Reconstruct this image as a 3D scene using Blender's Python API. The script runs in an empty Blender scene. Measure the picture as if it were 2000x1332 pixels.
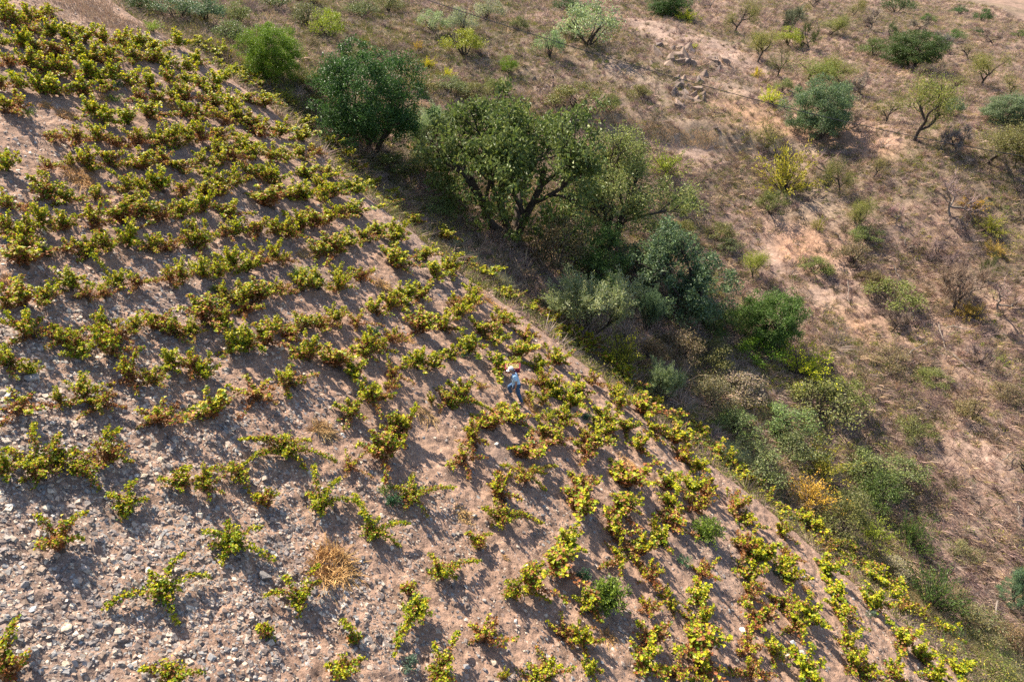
import bpy, bmesh, math, random
import numpy as np
from mathutils import Vector, Matrix

# ------------------------------------------------------------------ camera, world, sun, exposure
sc = bpy.context.scene
C = sc.collection
FPX, CX, CY, PITCH = 1350.0, 1000.0, 666.0, math.radians(30)
cam_d = bpy.data.cameras.new('camera'); cam = bpy.data.objects.new('camera', cam_d); C.objects.link(cam)
cam_d.sensor_width = 36; cam_d.lens = FPX / 2000 * 36; cam_d.clip_end = 3000; cam_d.clip_start = 0.1
cam.location = (0, 0, 0); cam.rotation_euler = (math.pi / 2 - PITCH, 0, 0)
sc.camera = cam
SUN = Vector((-0.50, 0.50, 0.86)).normalized()      # towards the sun
w = bpy.data.worlds.new("World"); sc.world = w; w.use_nodes = True
nt = w.node_tree; bg = nt.nodes['Background']
sky = nt.nodes.new('ShaderNodeTexSky'); sky.sky_type = 'NISHITA'; sky.sun_disc = False
sky.sun_elevation = math.asin(SUN.z); sky.sun_rotation = math.atan2(SUN.x, SUN.y)
sky.air_density = 1.0; sky.dust_density = 1.5
nt.links.new(sky.outputs[0], bg.inputs[0]); bg.inputs[1].default_value = 0.085
sl = bpy.data.lights.new('sun', 'SUN'); sl.energy = 5.0; sl.angle = math.radians(0.5); sl.color = (1.0, 0.90, 0.74)
so = bpy.data.objects.new('sun', sl); C.objects.link(so)
so.rotation_euler = SUN.to_track_quat('Z', 'Y').to_euler()
sc.view_settings.view_transform = 'Standard'; sc.view_settings.look = 'None'
sc.view_settings.gamma = 1.0; sc.view_settings.exposure = 1.5
sc.cycles.max_bounces = 6; sc.cycles.transparent_max_bounces = 4
sc.cycles.use_denoising = False

RNG = np.random.default_rng(7)
PI = math.pi

# ------------------------------------------------------------------ noise and terrain
def hash2(i, j, s):
    n = (i.astype(np.int64) * 374761393 + j.astype(np.int64) * 668265263 + s * 974711) & 0x7fffffff
    n = ((n ^ (n >> 13)) * 1274126177) & 0x7fffffff
    return ((n ^ (n >> 16)) & 0xffff) / 65535.0
def vnoise(x, y, s=0):
    x = np.asarray(x, float); y = np.asarray(y, float)
    i = np.floor(x); j = np.floor(y); fx = x - i; fy = y - j
    fx = fx * fx * (3 - 2 * fx); fy = fy * fy * (3 - 2 * fy)
    a = hash2(i, j, s); b = hash2(i + 1, j, s); c = hash2(i, j + 1, s); d = hash2(i + 1, j + 1, s)
    return (a + (b - a) * fx) * (1 - fy) + (c + (d - c) * fx) * fy
def fbm(x, y, s=0, o=4):
    r = 0; a = .5
    for k in range(o):
        r = r + a * vnoise(x * 2 ** k, y * 2 ** k, s + 17 * k); a *= .5
    return r / (1 - .5 ** o)
def sstep(a, b, x):
    t = np.clip((x - a) / (b - a), 0, 1); return t * t * (3 - 2 * t)

CP, SP = math.cos(PITCH), math.sin(PITCH)
def ray(u, v):
    xp = (np.asarray(u, float) - CX) / FPX; yp = (CY - np.asarray(v, float)) / FPX
    return np.stack([xp, CP + SP * yp, -SP + CP * yp], -1)
def project(P):
    P = np.asarray(P, float)
    dep = P[..., 1] * CP - P[..., 2] * SP
    up = P[..., 1] * SP + P[..., 2] * CP
    return CX + FPX * P[..., 0] / dep, CY - FPX * up / dep, dep
def seg_dist(x, y, pts):
    """signed distance to an open polyline, positive on the right-hand (far) side"""
    best = np.full(np.shape(x), 1e9); sgn = np.ones(np.shape(x))
    for (ax, ay), (bx, by) in zip(pts[:-1], pts[1:]):
        dx, dy = bx - ax, by - ay; L2 = dx * dx + dy * dy
        t = np.clip(((x - ax) * dx + (y - ay) * dy) / L2, 0, 1)
        ex, ey = x - ax - t * dx, y - ay - t * dy
        d = np.hypot(ex, ey); cr = dx * (y - ay) - dy * (x - ax)
        m = d < best
        best = np.where(m, d, best); sgn = np.where(m, np.where(cr > 0, 1, -1), sgn)
    return best * sgn

VA, VB, VC = -18.1, -.515, .11
def plane_z(x, y): return VA + VB * x + VC * y
edge_px = [(150, -60), (240, 0), (370, 75), (445, 130), (510, 175), (600, 262), (700, 350), (800, 425), (892, 507), (1042, 612), (1167, 706), (1327, 838),
           (1470, 945), (1632, 1084), (1765, 1191), (1935, 1340), (2080, 1480)]
EDGE = []
for (u_, v_) in edge_px:
    d_ = ray(u_, v_); t_ = -VA / (-d_[2] + VB * d_[0] + VC * d_[1]); P_ = d_ * t_
    EDGE.append((P_[0], P_[1]))
def edge_d(x, y): return seg_dist(x, y, EDGE)

OPP = [(1990, 1325, 36), (1950, 1200, 41), (1700, 1000, 44), (1450, 800, 46), (1200, 600, 49), (1000, 450, 52), (800, 300, 53), (600, 165, 52), (400, 60, 52), (450, 5, 66),
       (1990, 900, 47), (1850, 610, 58), (1600, 600, 59), (1990, 600, 57), (1500, 450, 66), (1300, 400, 64), (1100, 260, 67), (1950, 400, 64), (1700, 400, 66), (1590, 284, 74),
       (1450, 270, 73), (1785, 275, 71), (1990, 260, 71), (1200, 220, 73), (820, 195, 65), (1330, 130, 84), (1000, 100, 79), (700, 60, 74), (1500, 150, 89), (1778, 142, 91),
       (1970, 195, 85), (1435, 66, 104), (1200, 30, 100), (900, 10, 92), (700, 5, 88), (1700, 30, 130), (1900, 60, 125), (1990, 10, 175), (1500, 5, 128),
       (1990, -40, 280), (1500, -40, 240), (900, -40, 180), (400, -40, 110), (2300, 300, 75), (2300, 900, 50), (2300, 1300, 42)]
OP = np.array([ray(u, v) * t for u, v, t in OPP])
SC_ = 50.0
def tps_k(r2):
    return np.where(r2 > 1e-12, .5 * r2 * np.log(r2 + 1e-12), 0)
A_ = OP[:, :2] / SC_
K_ = tps_k(((A_[:, None] - A_[None]) ** 2).sum(-1)) + np.eye(len(A_)) * 0.004
Q_ = np.concatenate([np.ones((len(A_), 1)), A_], 1)
M_ = np.block([[K_, Q_], [Q_.T, np.zeros((3, 3))]])
S_ = np.linalg.solve(M_, np.concatenate([OP[:, 2], np.zeros(3)]))
def opp_z(x, y):
    xc = np.clip(x, -90, 190); yc = np.clip(y, 5, 240)
    X = np.stack([xc, yc], -1) / SC_
    out = S_[-3] + X[..., 0] * S_[-2] + X[..., 1] * S_[-1]
    for k in range(len(A_)):
        out = out + S_[k] * tps_k(((X - A_[k]) ** 2).sum(-1))
    return out + .08 * np.hypot(x - xc, y - yc)
PATH = None
def height(x, y, fine=False):
    x = np.asarray(x, float); y = np.asarray(y, float)
    d = edge_d(x, y)
    zv = plane_z(x, y) - .010 * np.maximum(0, d + 9) ** 2 - .85 * np.maximum(0, d - .25)
    zv = zv + .35 * (fbm(x * .16, y * .16, 3, 2) - .5)
    zo = opp_z(x, y) - .9 * np.maximum(0, 3.5 - d)
    zo = zo + 1.5 * (fbm(x * .11, y * .11, 11, 3) - .5) * sstep(2, 8, d)
    if PATH is not None:
        dp = seg_dist(x, y, PATH)
        zo = zo + 1.0 * (np.tanh(dp / .9) - np.tanh(dp / 4.0)) * sstep(12, 5, np.abs(dp)) * sstep(PATH[0][0] + .5, PATH[0][0] + 6, x) * sstep(PATH[-1][0] - .5, PATH[-1][0] - 6, x)
    k = 1.5
    z = .5 * (zv + zo + np.sqrt((zv - zo) ** 2 + k * k)) - .04
    return z
_G = None
def hgrid():
    global _G
    gx = np.arange(-90, 190, .3); gy = np.arange(0, 330, .3)
    X, Y = np.meshgrid(gx, gy); _G = height(X, Y)
def hfast(x, y):
    if _G is None: return height(x, y)
    a = np.clip((x + 90) / .3, 0, _G.shape[1] - 1.001); b = np.clip(y / .3, 0, _G.shape[0] - 1.001)
    i = a.astype(int); j = b.astype(int); f = a - i; g = b - j
    return (_G[j, i] * (1 - f) + _G[j, i + 1] * f) * (1 - g) + (_G[j + 1, i] * (1 - f) + _G[j + 1, i + 1] * f) * g
def hit(u, v, t0=6.0, t1=320.0):
    """where the rays through photo pixels meet the terrain: points and depths"""
    D = ray(np.atleast_1d(u), np.atleast_1d(v)); n = len(D)
    t = np.full(n, t0); lo = t.copy(); hi = np.full(n, t1); done = np.zeros(n, bool)
    while (~done).any() and t.min() < t1:
        a = ~done
        P = D[a] * t[a, None]
        below = hfast(P[:, 0], P[:, 1]) > P[:, 2]
        idx = np.where(a)[0]
        hi[idx[below]] = t[idx[below]]; done[idx[below]] = True
        lo[idx[~below]] = t[idx[~below]]
        t[idx[~below]] += .2 + t[idx[~below]] * .008
        done |= t >= t1
    for _ in range(14):
        m = (lo + hi) / 2; P = D * m[:, None]
        b = hfast(P[:, 0], P[:, 1]) > P[:, 2]
        hi = np.where(b, m, hi); lo = np.where(b, lo, m)
    P = D * hi[:, None]; P[:, 2] = height(P[:, 0], P[:, 1])
    return P, hi
_pp, _ = hit([800, 870, 950, 1030, 1100, 1180, 1250, 1320, 1400, 1470, 1560, 1650], [203, 203, 206, 214, 226, 240, 252, 262, 272, 282, 290, 296])
PATH = [(p[0], p[1]) for p in _pp]
hgrid()

# ------------------------------------------------------------------ materials
def new_mat(name):
    m = bpy.data.materials.new(name); m.use_nodes = True
    t = m.node_tree; return m, t, t.nodes['Principled BSDF'], t.nodes['Material Output']
def leaf_mat(name, trans=.35, rough=.5, spec=.35, tint=True):
    m, t, b, o = new_mat(name); N = t.nodes.new; L = t.links.new
    at = N('ShaderNodeAttribute'); at.attribute_name = 'Col'
    col = at.outputs['Color']
    if tint:
        oi = N('ShaderNodeObjectInfo'); mx = N('ShaderNodeMix'); mx.data_type = 'RGBA'; mx.blend_type = 'MULTIPLY'; mx.inputs[0].default_value = 1
        L(col, mx.inputs[6]); L(oi.outputs['Color'], mx.inputs[7]); col = mx.outputs[2]
    L(col, b.inputs['Base Color']); b.inputs['Roughness'].default_value = rough
    b.inputs['Specular IOR Level'].default_value = spec
    tr = N('ShaderNodeBsdfTranslucent'); L(col, tr.inputs[0])
    ms = N('ShaderNodeMixShader'); ms.inputs[0].default_value = trans
    L(b.outputs[0], ms.inputs[1]); L(tr.outputs[0], ms.inputs[2]); L(ms.outputs[0], o.inputs[0])
    return m
def attr_mat(name, rough=.9, spec=.2, bump=0, bscale=20, tint=False, lo=.62, hi=1.38):
    m, t, b, o = new_mat(name); N = t.nodes.new; L = t.links.new
    at = N('ShaderNodeAttribute'); at.attribute_name = 'Col'
    col = at.outputs['Color']
    tc = N('ShaderNodeTexCoord'); nz = N('ShaderNodeTexNoise'); nz.inputs['Scale'].default_value = bscale; nz.inputs['Detail'].default_value = 6
    L(tc.outputs['Object'], nz.inputs['Vector'])
    mr = N('ShaderNodeMapRange'); mr.inputs[3].default_value = lo; mr.inputs[4].default_value = hi; mr.inputs[1].default_value = .3; mr.inputs[2].default_value = .7; nz.inputs['Roughness'].default_value = .7
    L(nz.outputs[0], mr.inputs[0])
    mx = N('ShaderNodeMix'); mx.data_type = 'RGBA'; mx.blend_type = 'MULTIPLY'; mx.inputs[0].default_value = 1
    L(col, mx.inputs[6]); L(mr.outputs[0], mx.inputs[7]); col = mx.outputs[2]
    if tint:
        oi = N('ShaderNodeObjectInfo'); m2 = N('ShaderNodeMix'); m2.data_type = 'RGBA'; m2.blend_type = 'MULTIPLY'; m2.inputs[0].default_value = 1
        L(col, m2.inputs[6]); L(oi.outputs['Color'], m2.inputs[7]); col = m2.outputs[2]
    L(col, b.inputs['Base Color']); b.inputs['Roughness'].default_value = rough; b.inputs['Specular IOR Level'].default_value = spec
    if bump:
        bp = N('ShaderNodeBump'); bp.inputs['Strength'].default_value = bump; bp.inputs['Distance'].default_value = .05
        L(nz.outputs[0], bp.inputs['Height']); L(bp.outputs[0], b.inputs['Normal'])
    return m
def plain_mat(name, col, rough=.8, spec=.2, var=.15, scale=30):
    m, t, b, o = new_mat(name); N = t.nodes.new; L = t.links.new
    tc = N('ShaderNodeTexCoord'); nz = N('ShaderNodeTexNoise'); nz.inputs['Scale'].default_value = scale; nz.inputs['Detail'].default_value = 4
    L(tc.outputs['Object'], nz.inputs['Vector'])
    r = N('ShaderNodeValToRGB'); r.color_ramp.elements[0].position = .3; r.color_ramp.elements[1].position = .7
    r.color_ramp.elements[0].color = (*[c * (1 - var) for c in col], 1); r.color_ramp.elements[1].color = (*[min(1, c * (1 + var)) for c in col], 1)
    L(nz.outputs[0], r.inputs[0]); L(r.outputs[0], b.inputs['Base Color'])
    b.inputs['Roughness'].default_value = rough; b.inputs['Specular IOR Level'].default_value = spec
    return m
M_VLEAF = leaf_mat('vine_leaf', .42, .5, .3, tint=False)
M_LEAF = leaf_mat('tree_leaf', .30, .5, .3)
M_STRAW = leaf_mat('dry_stem', .18, .7, .2, tint=True)
M_GRASS = leaf_mat('dry_blade', .2, .8, .1, tint=False)
M_SOIL = attr_mat('stony_soil', .95, .15, 1.0, 14, lo=.55, hi=1.45)
M_SCRUB = attr_mat('scrub_soil', .95, .1, 1.0, 4, lo=.5, hi=1.4)
M_STONE = attr_mat('slate_stone', .6, .35, .25, 14)
M_ROCK = attr_mat('rock', .8, .25, .6, 3, tint=True)
M_BARK = plain_mat('vine_bark', (.085, .06, .045), .95, .1, .4, 40)
M_TBARK = plain_mat('tree_bark', (.075, .06, .05), .95, .1, .4, 9)
M_DEAD = plain_mat('dead_wood', (.20, .165, .14), .9, .15, .3, 9)

# ------------------------------------------------------------------ mesh helpers
def mk_mesh(name, V, F, mat, col=None, smooth=False):
    V = np.asarray(V, np.float32); F = np.asarray(F, np.int32)
    me = bpy.data.meshes.new(name); n, k = F.shape
    me.vertices.add(len(V)); me.vertices.foreach_set('co', V.ravel())
    me.loops.add(n * k); me.loops.foreach_set('vertex_index', F.ravel())
    me.polygons.add(n); me.polygons.foreach_set('loop_start', np.arange(0, n * k, k, dtype=np.int32))
    if col is not None:
        a = me.color_attributes.new('Col', 'FLOAT_COLOR', 'POINT')
        c = np.ones((len(V), 4), np.float32); c[:, :3] = col; a.data.foreach_set('color', c.ravel())
    me.materials.append(mat)
    me.update(calc_edges=True)
    me.polygons.foreach_set('use_smooth', np.full(n, smooth)); me.update()
    return me
def link(name, me, parent=None, **props):
    o = bpy.data.objects.new(name, me); C.objects.link(o)
    if parent is not None: o.parent = parent
    for k, v in props.items(): o[k] = v
    return o
def empty(name, loc, **props):
    o = bpy.data.objects.new(name, None); C.objects.link(o); o.location = loc; o.empty_display_size = .2
    for k, v in props.items(): o[k] = v
    return o
class TB:
    """collects triangles with vertex colours"""
    def __init__(s): s.V = []; s.F = []; s.K = []; s.n = 0
    def add(s, V, F, col):
        V = np.asarray(V, float); F = np.asarray(F, int)
        if F.shape[1] == 4: F = np.concatenate([F[:, [0, 1, 2]], F[:, [0, 2, 3]]])
        c = np.asarray(col, float)
        if c.ndim == 1: c = np.tile(c, (len(V), 1))
        s.V.append(V); s.F.append(F + s.n); s.K.append(c); s.n += len(V)
    def mesh(s, name, mat, smooth=False):
        return mk_mesh(name, np.concatenate(s.V), np.concatenate(s.F), mat, np.concatenate(s.K), smooth)
    def verts(s): return np.concatenate(s.V)
def norm(a): return a / np.maximum(np.linalg.norm(a, axis=-1, keepdims=True), 1e-9)
def leaves(tb, P, axis, nrm, L, W, col, fold=.22):
    n = len(P); axis = norm(axis); side = norm(np.cross(nrm, axis)); nn = np.cross(axis, side)
    L = np.broadcast_to(L, (n,))[:, None]; W = np.broadcast_to(W, (n,))[:, None]
    V = np.stack([P, P + axis * L * .45 + side * W * .5 + nn * W * fold, P + axis * L - nn * L * .15, P + axis * L * .45 - side * W * .5 + nn * W * fold], 1).reshape(-1, 3)
    i = np.arange(n)[:, None] * 4
    F = np.concatenate([i + [0, 1, 2], i + [0, 2, 3]])
    tb.add(V, F, np.repeat(col, 4, 0))
def blades(tb, P, D, L, W, col, droop=.3):
    """tapered bent ribbons of two segments"""
    n = len(P); D = norm(D)
    side = norm(np.cross(D, np.tile([0.13, -.55, .6], (n, 1))) + 1e-6)
    L = np.broadcast_to(L, (n,))[:, None]; W = np.broadcast_to(W, (n,))[:, None]
    h = D.copy(); h[:, 2] = 0
    Pm = P + D * L * .55; Pt = P + D * L + h * L * droop - np.array([0, 0, 1]) * L * droop * .5
    V = np.stack([P - side * W * .5, P + side * W * .5, Pm + side * W * .4, Pm - side * W * .4, Pt], 1).reshape(-1, 3)
    i = np.arange(n)[:, None] * 5
    F = np.concatenate([i + [0, 1, 2], i + [0, 2, 3], i + [3, 2, 4]])
    tb.add(V, F, np.repeat(col, 5, 0))
def tube(tb, pts, rad, col, sides=5):
    pts = np.asarray(pts, float); rad = np.broadcast_to(rad, (len(pts),))
    T = norm(np.gradient(pts, axis=0)); ref = np.array([.3, .5, .81]); 
    A = norm(np.cross(T, ref)); B = np.cross(T, A)
    th = np.arange(sides) * 2 * PI / sides
    V = (pts[:, None] + rad[:, None, None] * (np.cos(th)[None, :, None] * A[:, None] + np.sin(th)[None, :, None] * B[:, None])).reshape(-1, 3)
    F = []
    for i in range(len(pts) - 1):
        for j in range(sides):
            a = i * sides + j; b = i * sides + (j + 1) % sides
            F.append((a, b, b + sides, a + sides))
    F += [((len(pts) - 1) * sides + j, (len(pts) - 1) * sides + (j + 1) % sides, (len(pts) - 1) * sides + (j + 2) % sides, (len(pts) - 1) * sides + (j + 2) % sides) for j in range(0)]
    tb.add(V, np.array(F), col)
def runit(rng, n):
    v = rng.normal(size=(n, 3)); return norm(v)
def pick(rng, pal, n, var=.2):
    pal = np.asarray(pal, float); c = pal[rng.integers(0, len(pal), n)]
    return c * (1 + rng.uniform(-var, var, (n, 1)))
# ------------------------------------------------------------------ the ground
PX = lambda u, v: hit([u], [v])[0][0]
def grid_mesh(name, xs, ys, keep, zf, colf, mat, smooth=True):
    X, Y = np.meshgrid(xs, ys); K = keep(X, Y)
    Z = zf(X, Y); V = np.stack([X, Y, Z], -1).reshape(-1, 3)
    idx = np.arange(X.size).reshape(X.shape)
    q = np.stack([idx[:-1, :-1], idx[:-1, 1:], idx[1:, 1:], idx[1:, :-1]], -1)
    kk = K[:-1, :-1] & K[1:, 1:] & K[:-1, 1:] & K[1:, :-1]
    F = q[kk]; used = np.zeros(len(V), bool); used[F.ravel()] = True
    mp = np.cumsum(used) - 1
    V2 = V[used]; F2 = mp[F]
    return mk_mesh(name, V2, F2, mat, colf(V2[:, 0], V2[:, 1]), smooth)
def vine_relief(x, y):
    d = edge_d(x, y); m = sstep(1.0, -1.0, d)
    r = .16 * (fbm(x * .9, y * .9, 5, 3) - .5) + .17 * (fbm(x * 3.2, y * 3.2, 6, 3) - .5) + .09 * (vnoise(x * 8, y * 8, 8) - .5)
    a = (x * .83 - y * .56); b = x * .56 + y * .83        # runnels washed down the slope
    r = r + .13 * (fbm(b * 2.3, a * .35, 9, 3) - .5) * sstep(-22, -4, d)
    return r * (m * .9 + .1)
def vine_ground(x, y): return height(x, y) + vine_relief(x, y)
SOILS = np.array([(.285, .180, .130), (.355, .232, .165), (.21, .135, .105), (.27, .185, .14)])
def soil_col(x, y):
    a = fbm(x * .35, y * .35, 21, 3)[:, None]; b = fbm(x * 1.7, y * 1.7, 23, 3)[:, None]; c = vnoise(x * 7, y * 7, 25)[:, None]
    col = SOILS[0] * (1 - a) + SOILS[1] * a
    col = col * (1 - .5 * b) + SOILS[2] * .5 * b
    col = col * (.78 + .44 * c)
    g = sstep(.56, .75, fbm(x * .28 + 7, y * .28, 31, 3))[:, None]
    col = col * (1 - .35 * g) + np.array([.20, .165, .15]) * .35 * g
    # dry brown grass litter at the top of the vineyard
    u, v, _ = project(np.stack([x, y, height(x, y)], -1))
    return np.clip(col, .02, .8)
t_in = None
xs = np.arange(-34, 30, .06); ys = np.arange(2.0, 52, .07)
me = grid_mesh('ground', xs, ys, lambda X, Y: (edge_d(X, Y) < .6) & (np.abs(X) < 8 + Y * .95), vine_ground, soil_col, M_SOIL, True)
vg = link('vineyard_ground', me, kind='structure')
# bare-earth spots of the far slope, given where they lie
SPOTS = []
for (u, v, r, k) in [(1420, 110, 5.5, 0), (1440, 175, 4.5, 0), (1480, 235, 4.5, 1), (1450, 215, 3.5, 1), (1395, 85, 4, 0), (1560, 265, 3, 1), (1650, 275, 3.5, 1), (1700, 290, 2.5, 1), (1590, 420, 3.5, 0),
                     (1570, 480, 3, 1), (1550, 455, 3, 0), (1620, 500, 3, 0), (1500, 500, 3, 0), (1960, 900, 2.5, 0), (1640, 590, 2.5, 0), (1680, 640, 2.5, 1), (1285, 60, 6, 0), (1240, 150, 5, 0), (1350, 280, 3, 0), (1530, 600, 2, 0)]:
    p = PX(u, v); SPOTS.append((p[0], p[1], r, k))
def scrub_fields(x, y):
    bare = np.zeros(np.shape(x)); red = np.zeros(np.shape(x))
    n = fbm(x * .5, y * .5, 41, 3) - .5
    for (a, b, r, k) in SPOTS:
        s = np.exp(-((x - a) ** 2 + (y - b) ** 2) / (r * r * (1 + 1.5 * n)))
        bare = np.maximum(bare, s); red = np.maximum(red, s * k)
    return bare, red
def olive_field(x, y):
    d = edge_d(x, y)
    o = sstep(.40, .62, fbm(x * .09, y * .09, 51, 3)) * .5 + sstep(14, 4, d) * .55 + sstep(10, -14, x) * sstep(38, 55, y) * .6
    o = o - .35 * sstep(20, 34, x) * sstep(60, 44, y)
    return np.clip(o, 0, 1)
def scrub_col(x, y):
    a = fbm(x * .4, y * .4, 61, 3)[:, None]; b = vnoise(x * 3.1, y * 3.1, 62)[:, None]
    col = np.array([.26, .175, .13]) * (1 - a) + np.array([.17, .12, .10]) * a
    bare, red = scrub_fields(x, y); bare = bare[:, None]; red = red[:, None]
    col = col * (1 - .75 * bare) + np.array([.33, .235, .19]) * .75 * bare
    col = col * (1 - red) + np.array([.38, .215, .135]) * red * .8 + col * red * .2
    o = olive_field(x, y)[:, None] * .7
    col = col * (1 - o) + np.array([.085, .082, .042]) * o
    dp = np.abs(seg_dist(x, y, PATH))[:, None]; pm = sstep(.9, .2, dp)
    col = col * (1 - pm) + np.array([.36, .26, .18]) * pm
    return col * (.75 + .5 * b)
def scrub_ground(x, y):
    d = edge_d(x, y)
    bare, red = scrub_fields(x, y)
    return height(x, y) + sstep(.2, 2.5, d) * (.5 * (fbm(x * .45, y * .45, 71, 3) - .5) + .30 * (fbm(x * 1.4, y * 1.4, 72, 3) - .5)) - sstep(.8, -.2, d) * .12
def growing(a, b, s0, c, rate):
    out = [c]; s = s0
    while out[-1] < b: out.append(out[-1] + s); s = s0 + max(0, abs(out[-1] - c) - 60) * rate
    lo = [c]; 
    while lo[0] > a: lo.insert(0, lo[0] - (s0 + max(0, abs(lo[0] - c) - 50) * rate))
    return np.array(lo[:-1] + out)
xs2 = growing(-260, 520, .30, 20, .018); ys2 = growing(2, 900, .30, 62, .018)
me = grid_mesh('hillside', xs2, ys2, lambda X, Y: (edge_d(X, Y) > -.5) | (Y > 51.5) | (X < -33.5), scrub_ground, scrub_col, M_SCRUB, True)
link('scrub_hillside', me, kind='structure')

# ------------------------------------------------------------------ loose slate and pebbles on the vineyard soil
def in_view(P, m=60):
    u, v, dep = project(P); return (dep > 1) & (u > -m) & (u < 2000 + m) & (v > -m) & (v < 1332 + m)
def stones(n, seed):
    rng = np.random.default_rng(seed)
    x = rng.uniform(-30, 24, n * 4); y = rng.uniform(3, 46, n * 4)
    d = edge_d(x, y); ok = d < .2
    x, y, d = x[ok], y[ok], d[ok]
    P = np.stack([x, y, vine_ground(x, y)], -1); ok = in_view(P, 90); P = P[ok]
    u, v, dep = project(P)
    dens = sstep(.35, .65, fbm(P[:, 0] * .5, P[:, 1] * .5, 81, 3)) * .75 + .25
    near = sstep(26, 15, dep)
    corner = sstep(-.2, -1, (P[:, 0] + 2) / 8) * sstep(24, 16, dep)
    pr = np.clip(dens * (.22 + .6 * near) + .5 * corner, 0, 1)
    P = P[rng.uniform(size=len(P)) < pr][:n]; n = len(P)
    u, v, dep = project(P)
    s = np.exp(rng.normal(-3.8, .5, n)) * (.9 + .45 * sstep(30, 16, dep)); s = np.clip(s, .012, .075)
    cube = np.array([(-1, -1, -1), (1, -1, -1), (1, 1, -1), (-1, 1, -1), (-1, -1, 1), (1, -1, 1), (1, 1, 1), (-1, 1, 1)], float)
    V = cube[None] * (1 + rng.uniform(-.45, .3, (n, 8, 3)))
    V[:, 4:, :2] *= rng.uniform(.45, .95, (n, 1, 1))
    V = V * np.stack([s, s * rng.uniform(.5, 1, n), s * rng.uniform(.12, .42, n)], -1)[:, None]
    az = rng.uniform(0, 2 * PI, n); ti = rng.normal(0, .35, n); ca, sa, ct, st = np.cos(az), np.sin(az), np.cos(ti), np.sin(ti)
    R = np.zeros((n, 3, 3)); R[:, 0, 0] = ca * ct; R[:, 0, 1] = -sa; R[:, 0, 2] = ca * st; R[:, 1, 0] = sa * ct; R[:, 1, 1] = ca; R[:, 1, 2] = sa * st; R[:, 2, 0] = -st; R[:, 2, 2] = ct
    G = np.array([[1, 0, 0], [0, 1, 0], [VB, VC, 1]])
    V = np.einsum('nij,nkj->nki', R, V) @ G.T + P[:, None] + np.array([0, 0, 1]) * (s * .04)[:, None, None]
    pal = [(.26, .215, .19), (.36, .28, .22), (.17, .145, .135), (.34, .24, .175), (.25, .235, .225), (.46, .38, .30), (.30, .21, .165), (.20, .15, .125), (.15, .115, .10)]
    col = np.repeat(pick(rng, pal, n, .3), 8, 0)
    F = np.array([(0, 3, 2, 1), (4, 5, 6, 7), (0, 1, 5, 4), (1, 2, 6, 5), (2, 3, 7, 6), (3, 0, 4, 7)])
    F = (np.arange(n)[:, None, None] * 8 + F).reshape(-1, 4)
    return mk_mesh('gravel', V.reshape(-1, 3), F, M_STONE, col)
link('gravel', stones(230000, 3), kind='stuff', label='loose slate chips and pebbles strewn over the vineyard soil', category='gravel')
# ------------------------------------------------------------------ grapevines
PAL_G = [(.125, .21, .012), (.18, .25, .014), (.09, .155, .012), (.23, .29, .016)]
PAL_Y = [(.40, .41, .014), (.50, .46, .018), (.32, .37, .014), (.54, .46, .025)]
PAL_R = [(.30, .11, .035), (.36, .17, .05), (.23, .095, .035), (.46, .28, .12), (.34, .12, .05), (.30, .17, .07)]
RED = {'g': .34, 'y': .66, 'r': 1.0}
def vine_leaves(tb, rng, P, axis, age, cls, size=(.045, .080)):
    n = len(P)
    nrm = norm(np.stack([rng.normal(0, .55, n), rng.normal(0, .55, n), np.full(n, 1.0)], -1))
    ax = norm(axis * .5 + runit(rng, n) * .9 + np.array([0, 0, -.25]))
    L = rng.uniform(*size, n)
    pr = np.clip(RED[cls] * (1.15 - age * (.85 if cls == 'r' else 1.0)), 0, 1)
    r = rng.uniform(size=n) < pr
    yl = rng.uniform(size=n) < (.18 + .55 * age)
    col = np.where(r[:, None], pick(rng, PAL_R, n, .3), np.where(yl[:, None], pick(rng, PAL_Y, n, .25), pick(rng, PAL_G, n, .3)))
    leaves(tb, P, ax, nrm, L, L * rng.uniform(.85, 1.15, n), col)
def shoot(rng, p0, d0, length, drop, n=9):
    s = np.linspace(0, 1, n)[:, None]
    wob = np.cumsum(rng.normal(0, .035, (n, 3)), 0) * length
    return p0 + d0 * length * s + np.array([0, 0, -1]) * drop * length * s ** 2 + wob * s
def along(pts, s):
    i = np.clip(s * (len(pts) - 1), 0, len(pts) - 1.001); k = i.astype(int); f = (i - k)[:, None]
    return pts[k] * (1 - f) + pts[k + 1] * f, norm(pts[k + 1] - pts[k])
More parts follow.
